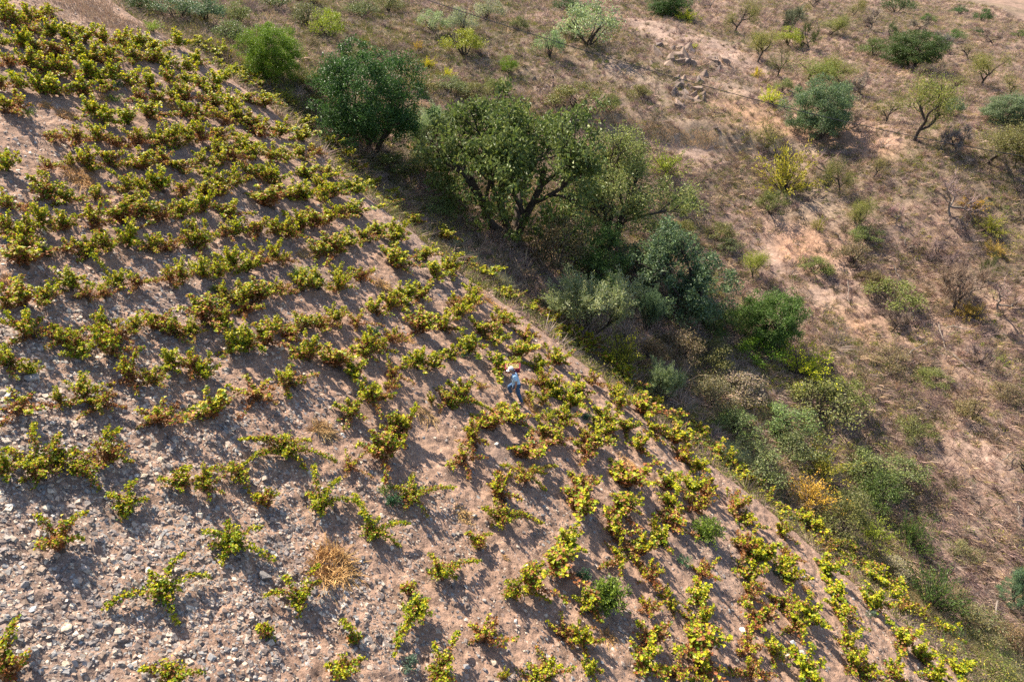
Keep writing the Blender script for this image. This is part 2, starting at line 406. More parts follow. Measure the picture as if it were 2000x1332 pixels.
def gen_vine(seed, cls):
    rng = np.random.default_rng(seed); tb = TB(); tr = TB()
    h = rng.uniform(.07, .13)
    lean = rng.normal(0, .06, 2)
    tp = np.array([[0, 0, -.12], [.02, .01, 0.0], [lean[0] * .5, lean[1] * .4, h * .5], [lean[0], lean[1], h]])
    tube(tr, tp, [.06, .055, .045, .05], (1, 1, 1), 6)
    head = tp[-1]; nc = rng.integers(11, 16)
    a0 = rng.uniform(0, 2 * PI)
    for k in range(nc):
        az = a0 + k * 2 * PI / nc + rng.normal(0, .3); el = math.radians(rng.uniform(4, 85) if k % 3 else rng.uniform(55, 88))
        d = np.array([math.cos(az) * math.cos(el), math.sin(az) * math.cos(el), math.sin(el)])
        arm = head + d * np.array([1, 1, .5]) * .12
        if k % 2 == 0: tube(tr, [head, arm], [.035, .022], (1, 1, 1), 5)
        Lc = rng.uniform(.36, .74) * (1.25 if rng.uniform() < .15 else 1)
        pts = shoot(rng, arm, d, Lc, rng.uniform(.05, .4))
        pts[:, 2] = np.maximum(pts[:, 2], .03)
        tube(tb, pts, np.linspace(.008, .004, len(pts)), (.20, .12, .06), 3)
        m = int(Lc * 150)
        s = rng.uniform(.0, 1, m); P, T = along(pts, s)
        off = runit(rng, m) * rng.uniform(.02, .11, (m, 1)) * (1.15 - .6 * s[:, None])
        P = P + off; P[:, 2] = np.maximum(P[:, 2], .0)
        age = np.clip(s * .6 + (P[:, 2] - .15) * 1.1, 0, 1)
        vine_leaves(tb, rng, P, off + T * .05, age, cls)
    V = tb.verts(); wdt = np.percentile(np.abs(V[:, :2]), 93) * 2
    fol = tb.mesh('grapevine_foliage_' + cls, M_VLEAF); tru = tr.mesh('grapevine_trunk', M_BARK)
    return tru, fol, wdt
VARI = {c: [gen_vine(100 + 10 * i + k, c) for k in range(6)] for i, c in enumerate('gyr')}

VT = """6 28 30 g;12 52 38 y;60 48 40 y;85 44 34 y;98 34 24 y;30 60 30 y;60 75 48 r;98 82 36 g;142 66 16 y;132 92 44 g;165 92 44 y;40 100 36 g;70 112 48 y;5 97 24 g;120 120 44 r;152 122 36 g;185 128 38 y;
18 137 48 r;62 140 40 y;88 152 40 y;108 148 28 y;140 160 40 y;120 196 46 g;85 190 42 g;12 184 32 r;40 182 36 g;210 98 34 y;240 104 40 y;275 104 40 g;310 108 44 g;345 102 36 g;385 104 38 g;215 130 38 y;262 130 40 y;300 132 42 y;335 138 42 g;
364 149 32 g;393 138 36 g;180 162 42 g;207 170 38 g;236 166 38 g;262 178 40 y;300 180 42 g;330 169 36 y;357 175 34 g;390 176 38 y;165 196 48 y;206 189 32 y;275 210 50 r;306 206 30 y;356 212 48 r;40 232 56 r;8 220 30 g;180 230 36 g;200 247 44 g;
252 252 46 g;300 240 54 y;364 240 44 y;395 246 40 r;420 117 38 g;437 112 24 g;425 143 30 g;455 151 32 g;477 161 30 g;500 178 44 y;474 174 36 g;440 169 34 g;425 184 38 g;338 201 30 y;420 215 44 y;449 214 42 y;456 230 30 g;490 211 42 y;517 218 42 y;541 212 36 y;
425 236 22 y;446 252 40 r;490 254 44 y;464 243 30 y;602 253 40 g;545 272 42 y;590 285 48 g;335 286 40 y;370 288 40 y;308 286 36 r;405 286 36 r;433 284 40 y;466 290 40 y;476 305 36 g;511 277 42 r;424 305 30 y;452 322 42 r;497 320 38 y;530 320 40 y;565 323 40 g;
592 319 40 y;613 311 34 r;642 301 40 g;674 321 34 y;108 285 42 r;146 291 42 r;195 283 40 y;229 292 44 r;268 292 44 r;305 290 36 y;343 292 38 y;18 341 42 g;97 342 40 r;142 327 24 y;173 333 42 y;223 335 44 y;278 341 46 y;320 333 36 r;355 345 48 y;95 393 46 y;
128 405 42 y;193 393 34 y;250 385 40 y;282 393 36 y;318 384 50 g;362 389 36 r;10 412 38 y;282 428 50 y;318 438 50 r;355 433 46 y;398 425 38 y;25 468 48 y;55 472 44 y;85 453 38 g;126 459 46 y;200 459 50 r;246 447 46 r;55 506 46 y;137 501 36 r;175 503 42 y;
214 501 44 y;249 491 44 g;300 496 44 y;334 495 42 r;368 482 36 y;394 488 36 y;431 331 40 y;461 323 32 r;404 350 22 g;394 326 30 y;612 362 48 g;641 353 40 y;666 341 42 y;692 341 42 y;700 382 46 g;725 369 38 g;650 395 44 y;622 381 30 y;435 374 44 y;465 369 40 y;
401 385 42 y;434 391 36 r;495 359 40 y;522 363 40 y;547 367 36 g;576 397 36 y;598 401 44 g;530 415 52 r;632 400 34 y;740 411 46 y;764 397 42 y;400 421 44 g;455 429 50 y;642 447 34 y;668 435 38 y;704 433 54 g;757 421 36 g;585 456 46 y;616 453 40 r;440 471 48 r;
475 471 38 g;505 469 42 r;541 465 40 y;564 475 36 y;395 486 42 y;645 501 42 r;667 497 36 y;692 489 40 g;720 481 42 y;747 471 40 g;773 471 36 y;627 511 36 y;770 521 48 y;450 537 42 g;480 541 42 g;505 525 44 r;538 521 38 y;560 519 30 r;400 553 40 g;428 551 38 y;
627 573 42 g;592 573 42 y;554 581 36 r;668 559 38 y;704 553 44 r;660 577 38 y;505 591 42 r;530 579 30 y;440 590 36 y;475 602 48 y;398 631 48 r;438 631 48 r;482 619 46 r;440 652 40 g;385 661 32 g;660 641 36 y;695 643 46 r;735 619 48 y;777 601 42 y;601 651 42 y;
631 653 44 r;570 669 48 r;546 656 36 y;520 681 42 r;480 691 48 g;449 691 42 g;720 691 42 y;749 691 36 y;770 677 40 r;660 726 54 r;605 713 44 y;690 736 46 g;712 706 34 y;572 763 52 y;400 743 44 g;767 746 46 r;50 531 54 r;50 605 48 r;92 603 48 y;10 605 30 y;
140 576 42 g;175 596 46 r;206 591 46 r;232 571 36 g;270 573 50 r;326 561 36 r;360 562 40 y;205 652 46 y;240 670 54 r;266 657 38 y;312 656 48 r;346 663 46 y;376 659 40 r;70 669 56 y;125 683 44 y;156 682 44 r;165 706 40 g;215 699 48 y;25 731 48 y;66 733 30 g;
332 723 44 g;370 736 48 r;268 758 54 r;305 756 44 y;45 821 78 r;120 793 24 y;165 786 48 y;206 802 60 r;186 813 40 y;312 843 82 r;415 827 66 y;505 796 82 r;685 819 48 y;730 793 54 y;765 771 38 r;770 851 32 r;745 901 48 r;685 926 46 r;785 859 56 y;765 891 32 y;
10 935 42 g;360 956 54 y;402 966 42 y;773 477 40 g;800 448 50 y;830 512 44 y;865 475 42 y;901 524 48 y;775 531 46 y;846 553 44 g;881 541 44 y;946 551 48 g;790 593 40 g;820 589 46 y;768 606 34 y;926 592 34 y;890 613 46 r;916 611 38 y;990 591 48 y;1045 622 54 y;
870 651 48 y;826 657 46 r;896 631 38 y;965 642 38 r;986 642 42 y;944 667 50 y;973 677 40 g;1030 671 48 r;1075 642 42 y;1086 676 42 y;1114 662 42 y;1150 681 40 y;815 731 46 g;846 723 46 y;881 703 36 y;915 694 46 g;872 793 48 r;901 783 46 y;842 787 15 y;975 743 50 g;
938 763 26 r;1015 702 54 y;1085 718 48 y;1055 730 38 g;1060 762 46 r;1086 777 46 g;1030 787 30 y;1060 792 28 y;998 828 50 y;960 847 46 r;930 881 48 r;1060 867 46 y;1090 877 46 r;1111 802 46 g;1106 837 46 y;1075 827 22 g;1155 754 42 r;1133 782 48 y;1035 905 70 r;
1145 692 46 y;1185 726 50 g;1215 752 46 y;1241 777 46 y;1205 777 34 y;1210 803 38 y;1256 817 48 r;1277 802 38 y;1310 842 48 y;1345 872 46 y;1181 832 46 y;1226 852 38 y;1275 862 38 y;905 912 62 r;985 986 60 r;1110 1077 54 g;1087 1122 58 r;1130 962 58 r;1137 1007 58 r;
1150 872 42 r;1183 856 46 y;1165 882 46 y;1143 902 46 r;1251 887 48 y;1318 872 48 y;1362 852 38 y;1335 907 56 r;1356 927 40 g;1390 902 48 r;1418 917 40 y;1225 957 58 r;1226 992 38 y;1210 1012 48 r;1308 962 56 y;1347 962 42 g;1381 977 54 r;1305 1003 46 y;1312 1032 56 r;
1365 1012 48 r;1436 947 40 y;1462 952 38 y;1490 987 38 y;1440 1002 44 r;1457 1027 44 y;1215 1062 66 r;1200 1110 44 y;1296 1072 44 g;1275 1032 15 y;1450 1082 58 r;1513 1012 42 y;1560 1032 44 g;1590 1052 46 y;1525 1047 30 y;1535 1097 48 r;1478 1102 48 g;1536 1134 44 g;
1600 1087 46 r;1630 1082 46 y;1662 1102 46 y;1615 1127 54 g;1690 1132 54 y;1730 1152 46 g;945 1262 68 r;1035 1162 46 r;1100 1252 56 r;1140 1267 48 y;1150 1202 46 y;1070 1322 56 y;985 1332 18 y;1150 1320 34 g;1270 1137 56 r;1253 1090 44 y;1265 1202 50 r;1302 1168 22 g;
1310 1192 24 y;1370 1132 56 r;1265 1267 56 r;1255 1317 66 y;1370 1192 54 g;1370 1232 56 y;1360 1282 66 r;1460 1132 50 y;1490 1104 50 g;1460 1172 50 r;1475 1227 56 r;1458 1282 66 r;1506 1286 42 g;1460 1327 56 r;1375 1327 54 y;1320 1332 48 r;1541 1142 38 y;1532 1196 48 r;
1575 1217 54 g;1545 1237 48 y;1640 1182 54 g;1645 1217 48 y;1650 1267 42 y;1660 1312 44 y;1692 1326 48 y;1570 1330 62 g;1700 1192 46 g;1735 1177 48 g;1760 1194 38 r;1753 1217 46 r;1755 1272 56 y;1801 1224 38 r;1836 1247 46 g;1806 1306 46 g;1841 1292 44 y;1745 1327 42 y;
1862 1315 46 g;1815 1334 42 g;1040 1340 50 y;1180 1260 0 x;1400 1310 0 x"""
VINES = [(float(a), float(b), float(c), d) for a, b, c, d in (s.split() for s in VT.replace('\n', '').split(';')) if d != 'x']
_rng = np.random.default_rng(5)
VINE_OBJ = []       # (object, u, v, width in metres, class)
MAX_SINGLE = 268        # with the 32 sprawling vines below: the 300 that show largest
def place_vines():
    uu = np.array([a[0] for a in VINES]); vv = np.array([a[1] - .16 * a[2] for a in VINES])
    P, t = hit(uu, vv)
    P[:, 2] = vine_ground(P[:, 0], P[:, 1])
    order = np.argsort([-a[2] for a in VINES]); single = set(order[:MAX_SINGLE].tolist())
    rest = TB()
    for i, (u, v, wpx, cls) in enumerate(VINES):
        tru, fol, wd = VARI[cls][_rng.integers(0, 6)]
        W = wpx * t[i] / FPX * 1.12
        s = W / wd
        hz = float(np.clip(s, .55, 1.2)) * _rng.uniform(.8, 1.1) * (.9 if wpx > 65 else 1)
        if wpx < 26: hz = max(hz, .6)
        rz = _rng.uniform(0, 2 * PI)
        if i in single:
            e = empty('grapevine', P[i])
            e.rotation_euler = (0, 0, rz); e.scale = (s, s, hz)
            link('trunk', tru, e); link('foliage', fol, e)
            e['category'] = 'grapevine'; e['group'] = 'grapevines planted across the stony slope'
            VINE_OBJ.append((e, u, v - .4 * wpx, W, cls))
        else:
            V, F, K = mesh_arrays(fol); c, sn = math.cos(rz), math.sin(rz)
            V = np.stack([(V[:, 0] * c - V[:, 1] * sn) * s, (V[:, 0] * sn + V[:, 1] * c) * s, V[:, 2] * hz], -1) + P[i]
            rest.add(V, F, K)
    link('small_grapevines', rest.mesh('small_grapevines', M_VLEAF), None, kind='stuff', label='smaller grapevines filling the rows between the larger ones', category='grapevines')
def mesh_arrays(me):
    n = len(me.vertices); V = np.empty(n * 3, np.float32); me.vertices.foreach_get('co', V)
    F = np.empty(len(me.loops), np.int32); me.loops.foreach_get('vertex_index', F)
    K = np.empty(n * 4, np.float32); me.color_attributes['Col'].data.foreach_get('color', K)
    return V.reshape(-1, 3), F.reshape(-1, 3), K.reshape(-1, 4)[:, :3]
place_vines()

def cane_vine(base, bush, canes, cls, label, up=.55, seed=0):
    """a sprawling vine: bushy head (px diameter) and long leafy canes ending at given photo points (u, v, height above soil)"""
    rng = np.random.default_rng(900 + seed)
    b, t = hit([base[0]], [base[1]]); b = b[0]; b[2] = vine_ground(b[0], b[1]); t = t[0]
    e = empty('grapevine', b, label=label, category='grapevine', group='grapevines planted across the stony slope')
    tr = TB(); tube(tr, np.array([[0, 0, -.15], [.02, 0, 0], [.03, .02, .08], [.0, .0, .16]]), [.075, .065, .05, .06], (1, 1, 1), 7)
    head = np.array([0, 0, .16])
    if bush:
        R = bush * t / FPX / 2; tb = TB(); nc = 10
        for k in range(nc):
            az = k * 2 * PI / nc + rng.normal(0, .25); el = math.radians(rng.uniform(15, 75))
            d = np.array([math.cos(az) * math.cos(el), math.sin(az) * math.cos(el), math.sin(el)])
            L = R * rng.uniform(.7, 1.15) / max(.5, math.cos(el)); L = min(L, up * 1.2)
            pts = shoot(rng, head, d, L, .25); pts[:, 2] = np.maximum(pts[:, 2], .06)
            tube(tb, pts, .006, (.2, .12, .06), 3)
            m = int(L * 170); s = rng.uniform(0, 1, m); P, T = along(pts, s)
            off = runit(rng, m) * rng.uniform(.02, .12, (m, 1)); P = P + off
            vine_leaves(tb, rng, P, off + T * .05, np.clip(s * .7 + (P[:, 2] - .25) * .8, 0, 1), cls)
        link('foliage', tb.mesh('foliage', M_VLEAF), e)
    for (u, v, hh) in canes:
        q, _ = hit([u], [v + hh * FPX * .8 / t]); q = q[0]; q[2] = vine_ground(q[0], q[1]) + hh
        tip = q - b; tb = TB()
        L = np.linalg.norm(tip); s = np.linspace(0, 1, 10)[:, None]
        pts = head + (tip - head) * s + np.array([0, 0, 1]) * (.22 * np.sin(s * PI)) * min(1, L)
        g = np.array([vine_ground(b[0] + p[0], b[1] + p[1]) - b[2] for p in pts])
        pts[:, 2] = np.maximum(pts[:, 2], g + .06); pts += np.cumsum(rng.normal(0, .012, pts.shape), 0)
        tube(tb, pts, np.linspace(.011, .004, 10), (.2, .12, .06), 4)
        m = int(L * 230); s = rng.uniform(.02, 1.0, m); P, T = along(pts, s)
        off = runit(rng, m) * rng.uniform(.02, .16, (m, 1)) * (1.2 - .75 * s[:, None]); off[:, 2] = np.abs(off[:, 2]) * .9 - .02
        vine_leaves(tb, rng, P + off, off + T * .12, np.clip(.35 + .6 * s, 0, 1), 'y' if cls == 'r' else cls)
        link('cane', tb.mesh('cane', M_VLEAF), e)
    link('trunk', tr.mesh('trunk', M_BARK), e)
    VINE_OBJ.append((e, base[0], base[1], 1.5, cls))
    return e
CV = [
 ((320, 1165), 46, [(198, 1186, .08), (366, 1082, .45), (404, 1122, .2), (352, 1208, .12), (306, 1108, .4)], 'g', 'sprawling grapevine whose leafy canes spread star-like over bare gravel'),
 ((455, 1075), 74, [(456, 1004, .5), (403, 1036, .2), (520, 1028, .35), (538, 1096, .08), (428, 1104, .08)], 'g', 'bushy green grapevine beside the big golden straw heap, two canes trailing downhill'),
 ((588, 1180), 46, [(628, 1103, .4), (628, 1131, .3), (524, 1160, .12), (586, 1205, .1), (556, 1118, .35)], 'y', 'thin-leaved grapevine just below the big golden straw heap'),
 ((25, 1322), 84, [(52, 1192, .5), (8, 1240, .3)], 'r', 'tall reddish grapevine with one upright cane in the lower left corner'),
 ((345, 1335), 60, [(276, 1303, .1), (398, 1312, .25), (372, 1300, .3)], 'y', 'grapevine cut by the bottom edge, one cane creeping left over gravel'),
 ((122, 1078), 60, [(80, 1010, .5), (180, 1000, .35), (78, 1060, .2), (165, 1050, .2)], 'r', 'forked open grapevine with browning base alone on pale gravel'),
 ((78, 935), 92, [(76, 822, .6), (22, 868, .4), (128, 862, .4), (70, 950, .1)], 'y', 'large bright yellow-green grapevine with a tall upright cane'),
 ((118, 915), 44, [(132, 905, .2), (126, 850, .4)], 'y', 'middle bush of the three crowded grapevines above the bare gravel'),
 ((215, 905), 70, [(262, 896, .15), (214, 825, .5), (246, 838, .45)], 'r', 'reddish upright grapevine right of the large bright yellow-green one'),
 ((165, 930), 50, [(192, 955, .08), (152, 876, .3)], 'y', 'low yellow-green grapevine with a cane drooping downhill over gravel'),
 ((248, 1002), 40, [(272, 934, .35), (292, 976, .2), (212, 962, .3)], 'g', 'small open grapevine with a slanting upper cane on the gravel'),
 ((560, 890), 84, [(660, 902, .1), (470, 858, .25), (608, 862, .3), (500, 862, .3), (566, 850, .5), (600, 920, .05), (480, 905, .1)], 'y', 'wide carpet-like bright green grapevine sprawling below the pale dry weed'),
 ((472, 938), 34, [(406, 918, .08), (486, 960, .06), (448, 900, .25), (478, 905, .2)], 'y', 'low grapevine with a long thin cane stretched left across bare soil'),
 ((520, 985), 34, [(512, 960, .4), (544, 966, .2), (496, 968, .2)], 'r', 'small lone grapevine with three short upright tufts on bare soil'),
 ((630, 1000), 50, [(618, 910, .5), (668, 936, .35), (600, 962, .2), (706, 985, .1)], 'g', 'tall green grapevine with two upright shoots beside a trailing cane'),
 ((730, 1050), 40, [(702, 1000, .35), (800, 1020, .3), (786, 1062, .1), (694, 965, .3)], 'g', 'curved grapevine whose shoots make a loose arc on shaded soil'),
 ((802, 985), 58, [(884, 946, .3), (814, 922, .3), (836, 1014, .08), (770, 950, .3)], 'y', 'broad grapevine with a bright cane reaching uphill like a raised arm'),
 ((1025, 945), 74, [(1086, 908, .25), (982, 906, .3), (1070, 955, .1), (1068, 925, .2)], 'r', 'large brown-leaved grapevine with three bright side canes'),
 ((980, 1025), 48, [(1062, 1022, .1), (946, 995, .3), (1030, 1000, .35), (968, 975, .35)], 'y', 'grapevine whose yellow-green cane arches over its own shadow'),
 ((935, 1068), 38, [(964, 1036, .3), (912, 1036, .35)], 'r', 'small grapevine with a slanted cane above the thin straw stalks'),
 ((862, 1128), 52, [(940, 1090, .2), (840, 1080, .3), (888, 1120, .1), (895, 1100, .1)], 'y', 'grapevine with a level yellow cane pointing right above dark shade'),
 ((1003, 1168), 36, [(1080, 1178, .06), (988, 1134, .3), (1036, 1116, .4), (988, 1164, .1)], 'y', 'scraggly grapevine with a cane trailing right along the soil'),
 ((822, 1205), 54, [(770, 1252, .1), (834, 1164, .4), (764, 1280, .05), (790, 1190, .25)], 'g', 'dense green grapevine with a cane curling down to the left'),
 ((866, 1325), 64, [(892, 1232, .45), (838, 1310, .2), (852, 1250, .4)], 'y', 'tall yellow-green grapevine at the bottom edge beside bluish weeds'),
 ((692, 1252), 18, [(664, 1206, .25), (710, 1246, .15)], 'g', 'narrow one-cane grapevine lying slantwise on bare soil'),
 ((672, 1325), 52, [(716, 1284, .3), (640, 1300, .25)], 'y', 'short bushy grapevine at the bottom edge under the one-cane vine'),
 ((524, 1240), 16, [(502, 1222, .2), (516, 1214, .25), (538, 1246, .1)], 'y', 'tiny grapevine sprouting alone between two long shadows'),
 ((800, 1162), 22, [(780, 1140, .25), (808, 1138, .25)], 'r', 'small thin grapevine above the dense green vine, nearly leafless at its base'),
 ((585, 252), 40, [(626, 272, .1), (578, 224, .5)], 'g', 'dark green grapevine at the plot edge with a cane hanging over the verge'),
 ((172, 505), 14, [(216, 541, .1)], 'g', 'thin creeping cane of a vine stretched over bare stones'),
 ((880, 790), 20, [(972, 806, .1), (940, 790, .12)], 'g', 'long dark green cane running downhill left of the walking man'),
 ((180, 335), 14, [(240, 352, .08)], 'g', 'dark green cane creeping right from beside the oblong straw heap'),
]
for k, (b, bu, cs, cl, lab) in enumerate(CV): cane_vine(b, bu, cs, cl, lab, seed=k)
CUSTOM_N = len(CV)

# ------------------------------------------------------------------ dry weeds and green weeds among the vines
LAND = []      # landmarks used to tell repeats apart: (u, v, phrase)
def straw(u, v, wpx, hpx, n, label, short, seed, col=(1, 1, 1), stretch=None):
    rng = np.random.default_rng(2000 + seed)
    c, t = hit([u], [v]); c = c[0]; t = t[0]; c[2] = vine_ground(c[0], c[1])
    R = wpx * t / FPX / 2; tb = TB()
    H = max(.18, hpx * t / FPX * .55)
    for k in range(n):
        az = rng.uniform(0, 2 * PI); r0 = R * .62 * rng.uniform() ** .5; a2 = az + rng.normal(0, 1.7)
        p0 = np.array([r0 * math.cos(az), r0 * math.sin(az), .02]); 
        L = R * rng.uniform(.35, .95); el = rng.uniform(.1, 1.2)
        d = np.array([math.cos(a2) * math.cos(el), math.sin(a2) * math.cos(el), math.sin(el) * min(1.2, H / R)])
        pts = shoot(rng, p0, d, L, rng.uniform(.3, .8) * H / R, 6)
        if stretch is not None: pts[:, :2] += np.outer(rng.normal() * np.ones(6), stretch)
        g = vine_ground(c[0] + pts[:, 0], c[1] + pts[:, 1]) - c[2]
        pts[:, 2] = g + np.maximum(.02, pts[:, 2])
        cc = np.array([(.52, .33, .12), (.60, .42, .18), (.44, .27, .11), (.56, .36, .15)][k % 4]) * rng.uniform(.7, 1.15)
        tube(tb, pts, np.linspace(.011, .005, 6) * rng.uniform(.6, 1.1), cc, 3)
    o = link('dry_weed', tb.mesh('dry_weed', M_STRAW), None, label=label, category='dry weed', group='dry golden weeds among the vines'); o.location = c; o.color = (*col, 1)
    if short: LAND.append((u, v, short))
ds = np.array([.30, -.21])
ST = [(650, 1110, 112, 90, 420, 'big golden heap of dry straw stems sprawled on dark soil', 'big golden straw heap', (1.1, 1, .95), None),
 (632, 842, 58, 50, 220, 'rounded pale straw tuft standing on gravel above the carpet-like vine', 'rounded pale straw tuft', (1, 1, 1.1), None),
 (158, 352, 64, 46, 240, 'oblong golden straw heap among reddish vines', 'oblong straw heap', (1.05, .95, .9), ds * .8),
 (748, 560, 50, 24, 160, 'flat straw mat below the dark green weed row', 'flat straw mat', (1, .95, .9), ds),
 (962, 592, 36, 24, 160, 'long straw streak by the plot edge, lying downhill', 'straw streak at plot edge', (1.1, 1, .9), ds * 1.3),
 (906, 1008, 44, 80, 110, 'sparse curling straw stalks between two arching vines', 'sparse curling straw', (1, 1, 1), ds * .3),
 (988, 1092, 20, 40, 26, 'few thin straw stalks above white stones', 'few thin straw stalks', (1.05, 1, 1), None),
 (1236, 914, 44, 30, 140, 'straw patch between reddish vines on the right slope', 'straw patch among reddish vines', (1.1, 1, .9), ds * .9),
 (1052, 806, 36, 24, 170, 'straw mat lying downhill right behind the walking man', 'straw mat behind the man', (1, .9, .8), ds * 1.0),
 (832, 812, 60, 24, 120, 'thin pale dry grass patch on open soil left of the man', 'thin pale grass patch', (.95, .95, 1.05), None),
 (56, 412, 44, 20, 120, 'low rust-coloured dry weed mat at the far left', 'rust-coloured weed mat', (1, .8, .75), None),
 (132, 228, 46, 24, 140, 'pale blond dry grass tuft under dense green vines', 'pale blond grass tuft', (1.05, .95, 1), None),
 (90, 210, 34, 14, 90, 'small blond dry tuft beside dense green vines', None, (1, .9, .9), None),
 (336, 210, 32, 20, 90, 'small fluffy blond tuft between reddish vines up the slope', None, (1.1, 1.05, .95), None),
 (205, 196, 26, 14, 70, 'smallest blond tuft above the bright green bush', None, (1, .9, .9), None),
 (486, 326, 30, 22, 90, 'upright golden tuft among the upper vine rows', 'upright golden tuft', (1.1, .95, .85), ds * .3),
 (598, 498, 40, 18, 80, 'dry straw fringe above the bright lime bush', None, (1, .95, .9), None),
 (400, 508, 44, 20, 40, 'few bent straw stalks on bare soil amid rows', 'few bent straw stalks', (1.05, 1, 1), None),
 (14, 548, 40, 22, 110, 'dry brown weed mat by the left edge', None, (.95, .8, .8), None),
 (1578, 1156, 34, 30, 110, 'orange straw tuft beside a small white stone line', 'orange straw tuft', (1.1, .95, .85), None),
 (1518, 1000, 24, 14, 120, 'straw strip along the inner side of the edge row', 'straw strip by edge row', (1.05, .95, .85), ds * 1.6),
 (802, 668, 30, 14, 70, 'short pale dry patch between two vine rows', None, (1, .9, .9), None),
 (1186, 1244, 46, 22, 90, 'thin dry stalks under the dark green bush', None, (.95, .85, .8), None),
 (1548, 1270, 30, 16, 70, 'reddish dry tuft among piled flat stones', None, (1, .75, .7), None),
 (860, 470, 20, 12, 60, 'small golden tuft at the upper plot edge', None, (1.05, .9, .85), ds * .5),
 (500, 650, 30, 14, 0, '', None, (1, 1, 1), None),
 (1180, 708, 22, 12, 60, 'short straw fringe near the plot edge', None, (1.05, .9, .85), ds)]
for k, a in enumerate(ST):
    if a[4]: straw(*a[:7], k, a[7], a[8])
def weed(u, v, wpx, hpx, n, pal, label, short, seed, leafL=.06):
    rng = np.random.default_rng(3000 + seed)
    c, t = hit([u], [v]); c = c[0]; t = t[0]; c[2] = vine_ground(c[0], c[1])
    R = wpx * t / FPX / 2; H = max(.2, hpx * t / FPX * .75); tb = TB()
    ns = max(8, n // 30)
    for k in range(ns):
        az = rng.uniform(0, 2 * PI); rr = rng.uniform(.1, 1) ** .6
        tip = np.array([R * rr * math.cos(az), R * rr * math.sin(az), H * (1.05 - .6 * rr ** 2) * rng.uniform(.7, 1.1)])
        pts = np.linspace(0, 1, 6)[:, None] * tip + np.array([0, 0, 1]) * .15 * H * np.sin(np.linspace(0, PI, 6))[:, None]
        tube(tb, pts, .006, (.12, .12, .05), 3)
        m = n // ns; s = rng.uniform(.2, 1, m); P, T = along(pts, s)
        off = runit(rng, m) * rng.uniform(.01, .09, (m, 1)); P = P + off; P[:, 2] = np.maximum(P[:, 2], .02)
        nrm = norm(runit(rng, m) * .6 + np.array([0, 0, 1])); 
        L = rng.uniform(.7, 1.3, m) * leafL
        leaves(tb, P, off + runit(rng, m) * .05 + T * .05, nrm, L, L * .6, pick(rng, pal, m, .3))
    o = link('green_weed', tb.mesh('green_weed', M_LEAF), None, label=label, category='weed', group='green weeds among the vines'); o.location = c
    if short: LAND.append((u, v - hpx * .4, short))
GW = [(.12, .18, .02), (.19, .26, .02), (.09, .14, .02)]; LW = [(.24, .34, .03), (.32, .38, .04), (.18, .28, .03)]; BW = [(.05, .13, .055), (.07, .16, .06), (.04, .10, .05)]; TW = [(.09, .15, .10), (.13, .18, .12), (.07, .12, .08)]
GWS = [(97, 500, 30, 32, 500, GW, 'feathery light green weed tuft below reddish vines', 'feathery green weed', .045),
 (588, 545, 44, 40, 900, LW, 'round lime-green bush with tiny leaves among vines', 'lime-green bush', .05),
 (1378, 1052, 78, 58, 2000, GW, 'dark green leafy bush near the right plot edge, brightest on top', 'upper dark green bush', .075),
 (1188, 1186, 92, 84, 2600, GW, 'big dark green leafy bush between browning vines', 'big dark green bush', .08),
 (734, 652, 34, 18, 400, BW, 'low dark bluish-green weed patch behind a vine row', 'bluish-green weed patch', .05),
 (768, 986, 34, 34, 400, BW, 'dark green weed against the broad vine with raised cane', None, .05),
 (1140, 1130, 34, 28, 400, BW, 'dark green weed at the foot of browning vines', None, .05),
 (1337, 1102, 40, 20, 360, BW, 'bluish-green weed patch beside a browning vine', None, .05),
 (800, 1300, 44, 40, 320, TW, 'greyish blue-green weeds at the bottom among vines', 'greyish blue-green weeds', .05),
 (1866, 1268, 38, 26, 400, BW, 'dark teal weed clump at the lower right plot edge', 'dark teal weed', .05),
 (1700, 1208, 24, 26, 200, TW, 'grey-green weed strip on bare soil near the edge', None, .05),
 (1146, 818, 24, 16, 260, BW, 'small dark green weed behind the man, downhill', None, .05),
 (1036, 856, 20, 14, 200, BW, 'tiny dark green weed under a reddish vine', None, .045),
 (222, 175, 40, 18, 420, BW, 'bluish-green weeds among the upper vine rows', None, .05),
 (225, 200, 50, 18, 420, GW, 'green creeping weeds above reddish vines on upper rows', None, .05),
 (355, 258, 24, 10, 220, GW, 'small green weed behind a yellow vine on upper rows', None, .045),
 (400, 885, 14, 8, 0, GW, '', None, .04), (755, 965, 34, 26, 260, GW, 'fresh green weed sprigs beside reddish small vine', None, .045),
 (300, 62, 60, 30, 700, LW, 'bright yellow-green weeds climbing the top plot edge', 'bright edge weeds', .06),
 (1520, 1124, 40, 18, 300, TW, 'grey-green weed mat right of a browning vine', None, .05),
 (1880, 1316, 60, 16, 420, BW, 'blue-green creeping weeds at the bottom plot corner', None, .05),
 (905, 694, 34, 14, 260, BW, 'dark green creeping weed above the man', None, .05),
 (980, 700, 30, 14, 200, TW, 'pale green weed behind the man, uphill', None, .045),
 (420, 570, 24, 16, 160, GW, 'fresh grassy weed below a green vine', None, .05),
 (60, 230, 40, 18, 260, GW, 'green creeping weed below a browning vine, upper left', None, .05), (1170, 842, 24, 12, 200, BW, 'dark green weed between yellow vines on the right', None, .05)]
for k, a in enumerate(GWS):
    if a[4] and a[6]: weed(*a[:8], k, a[8])

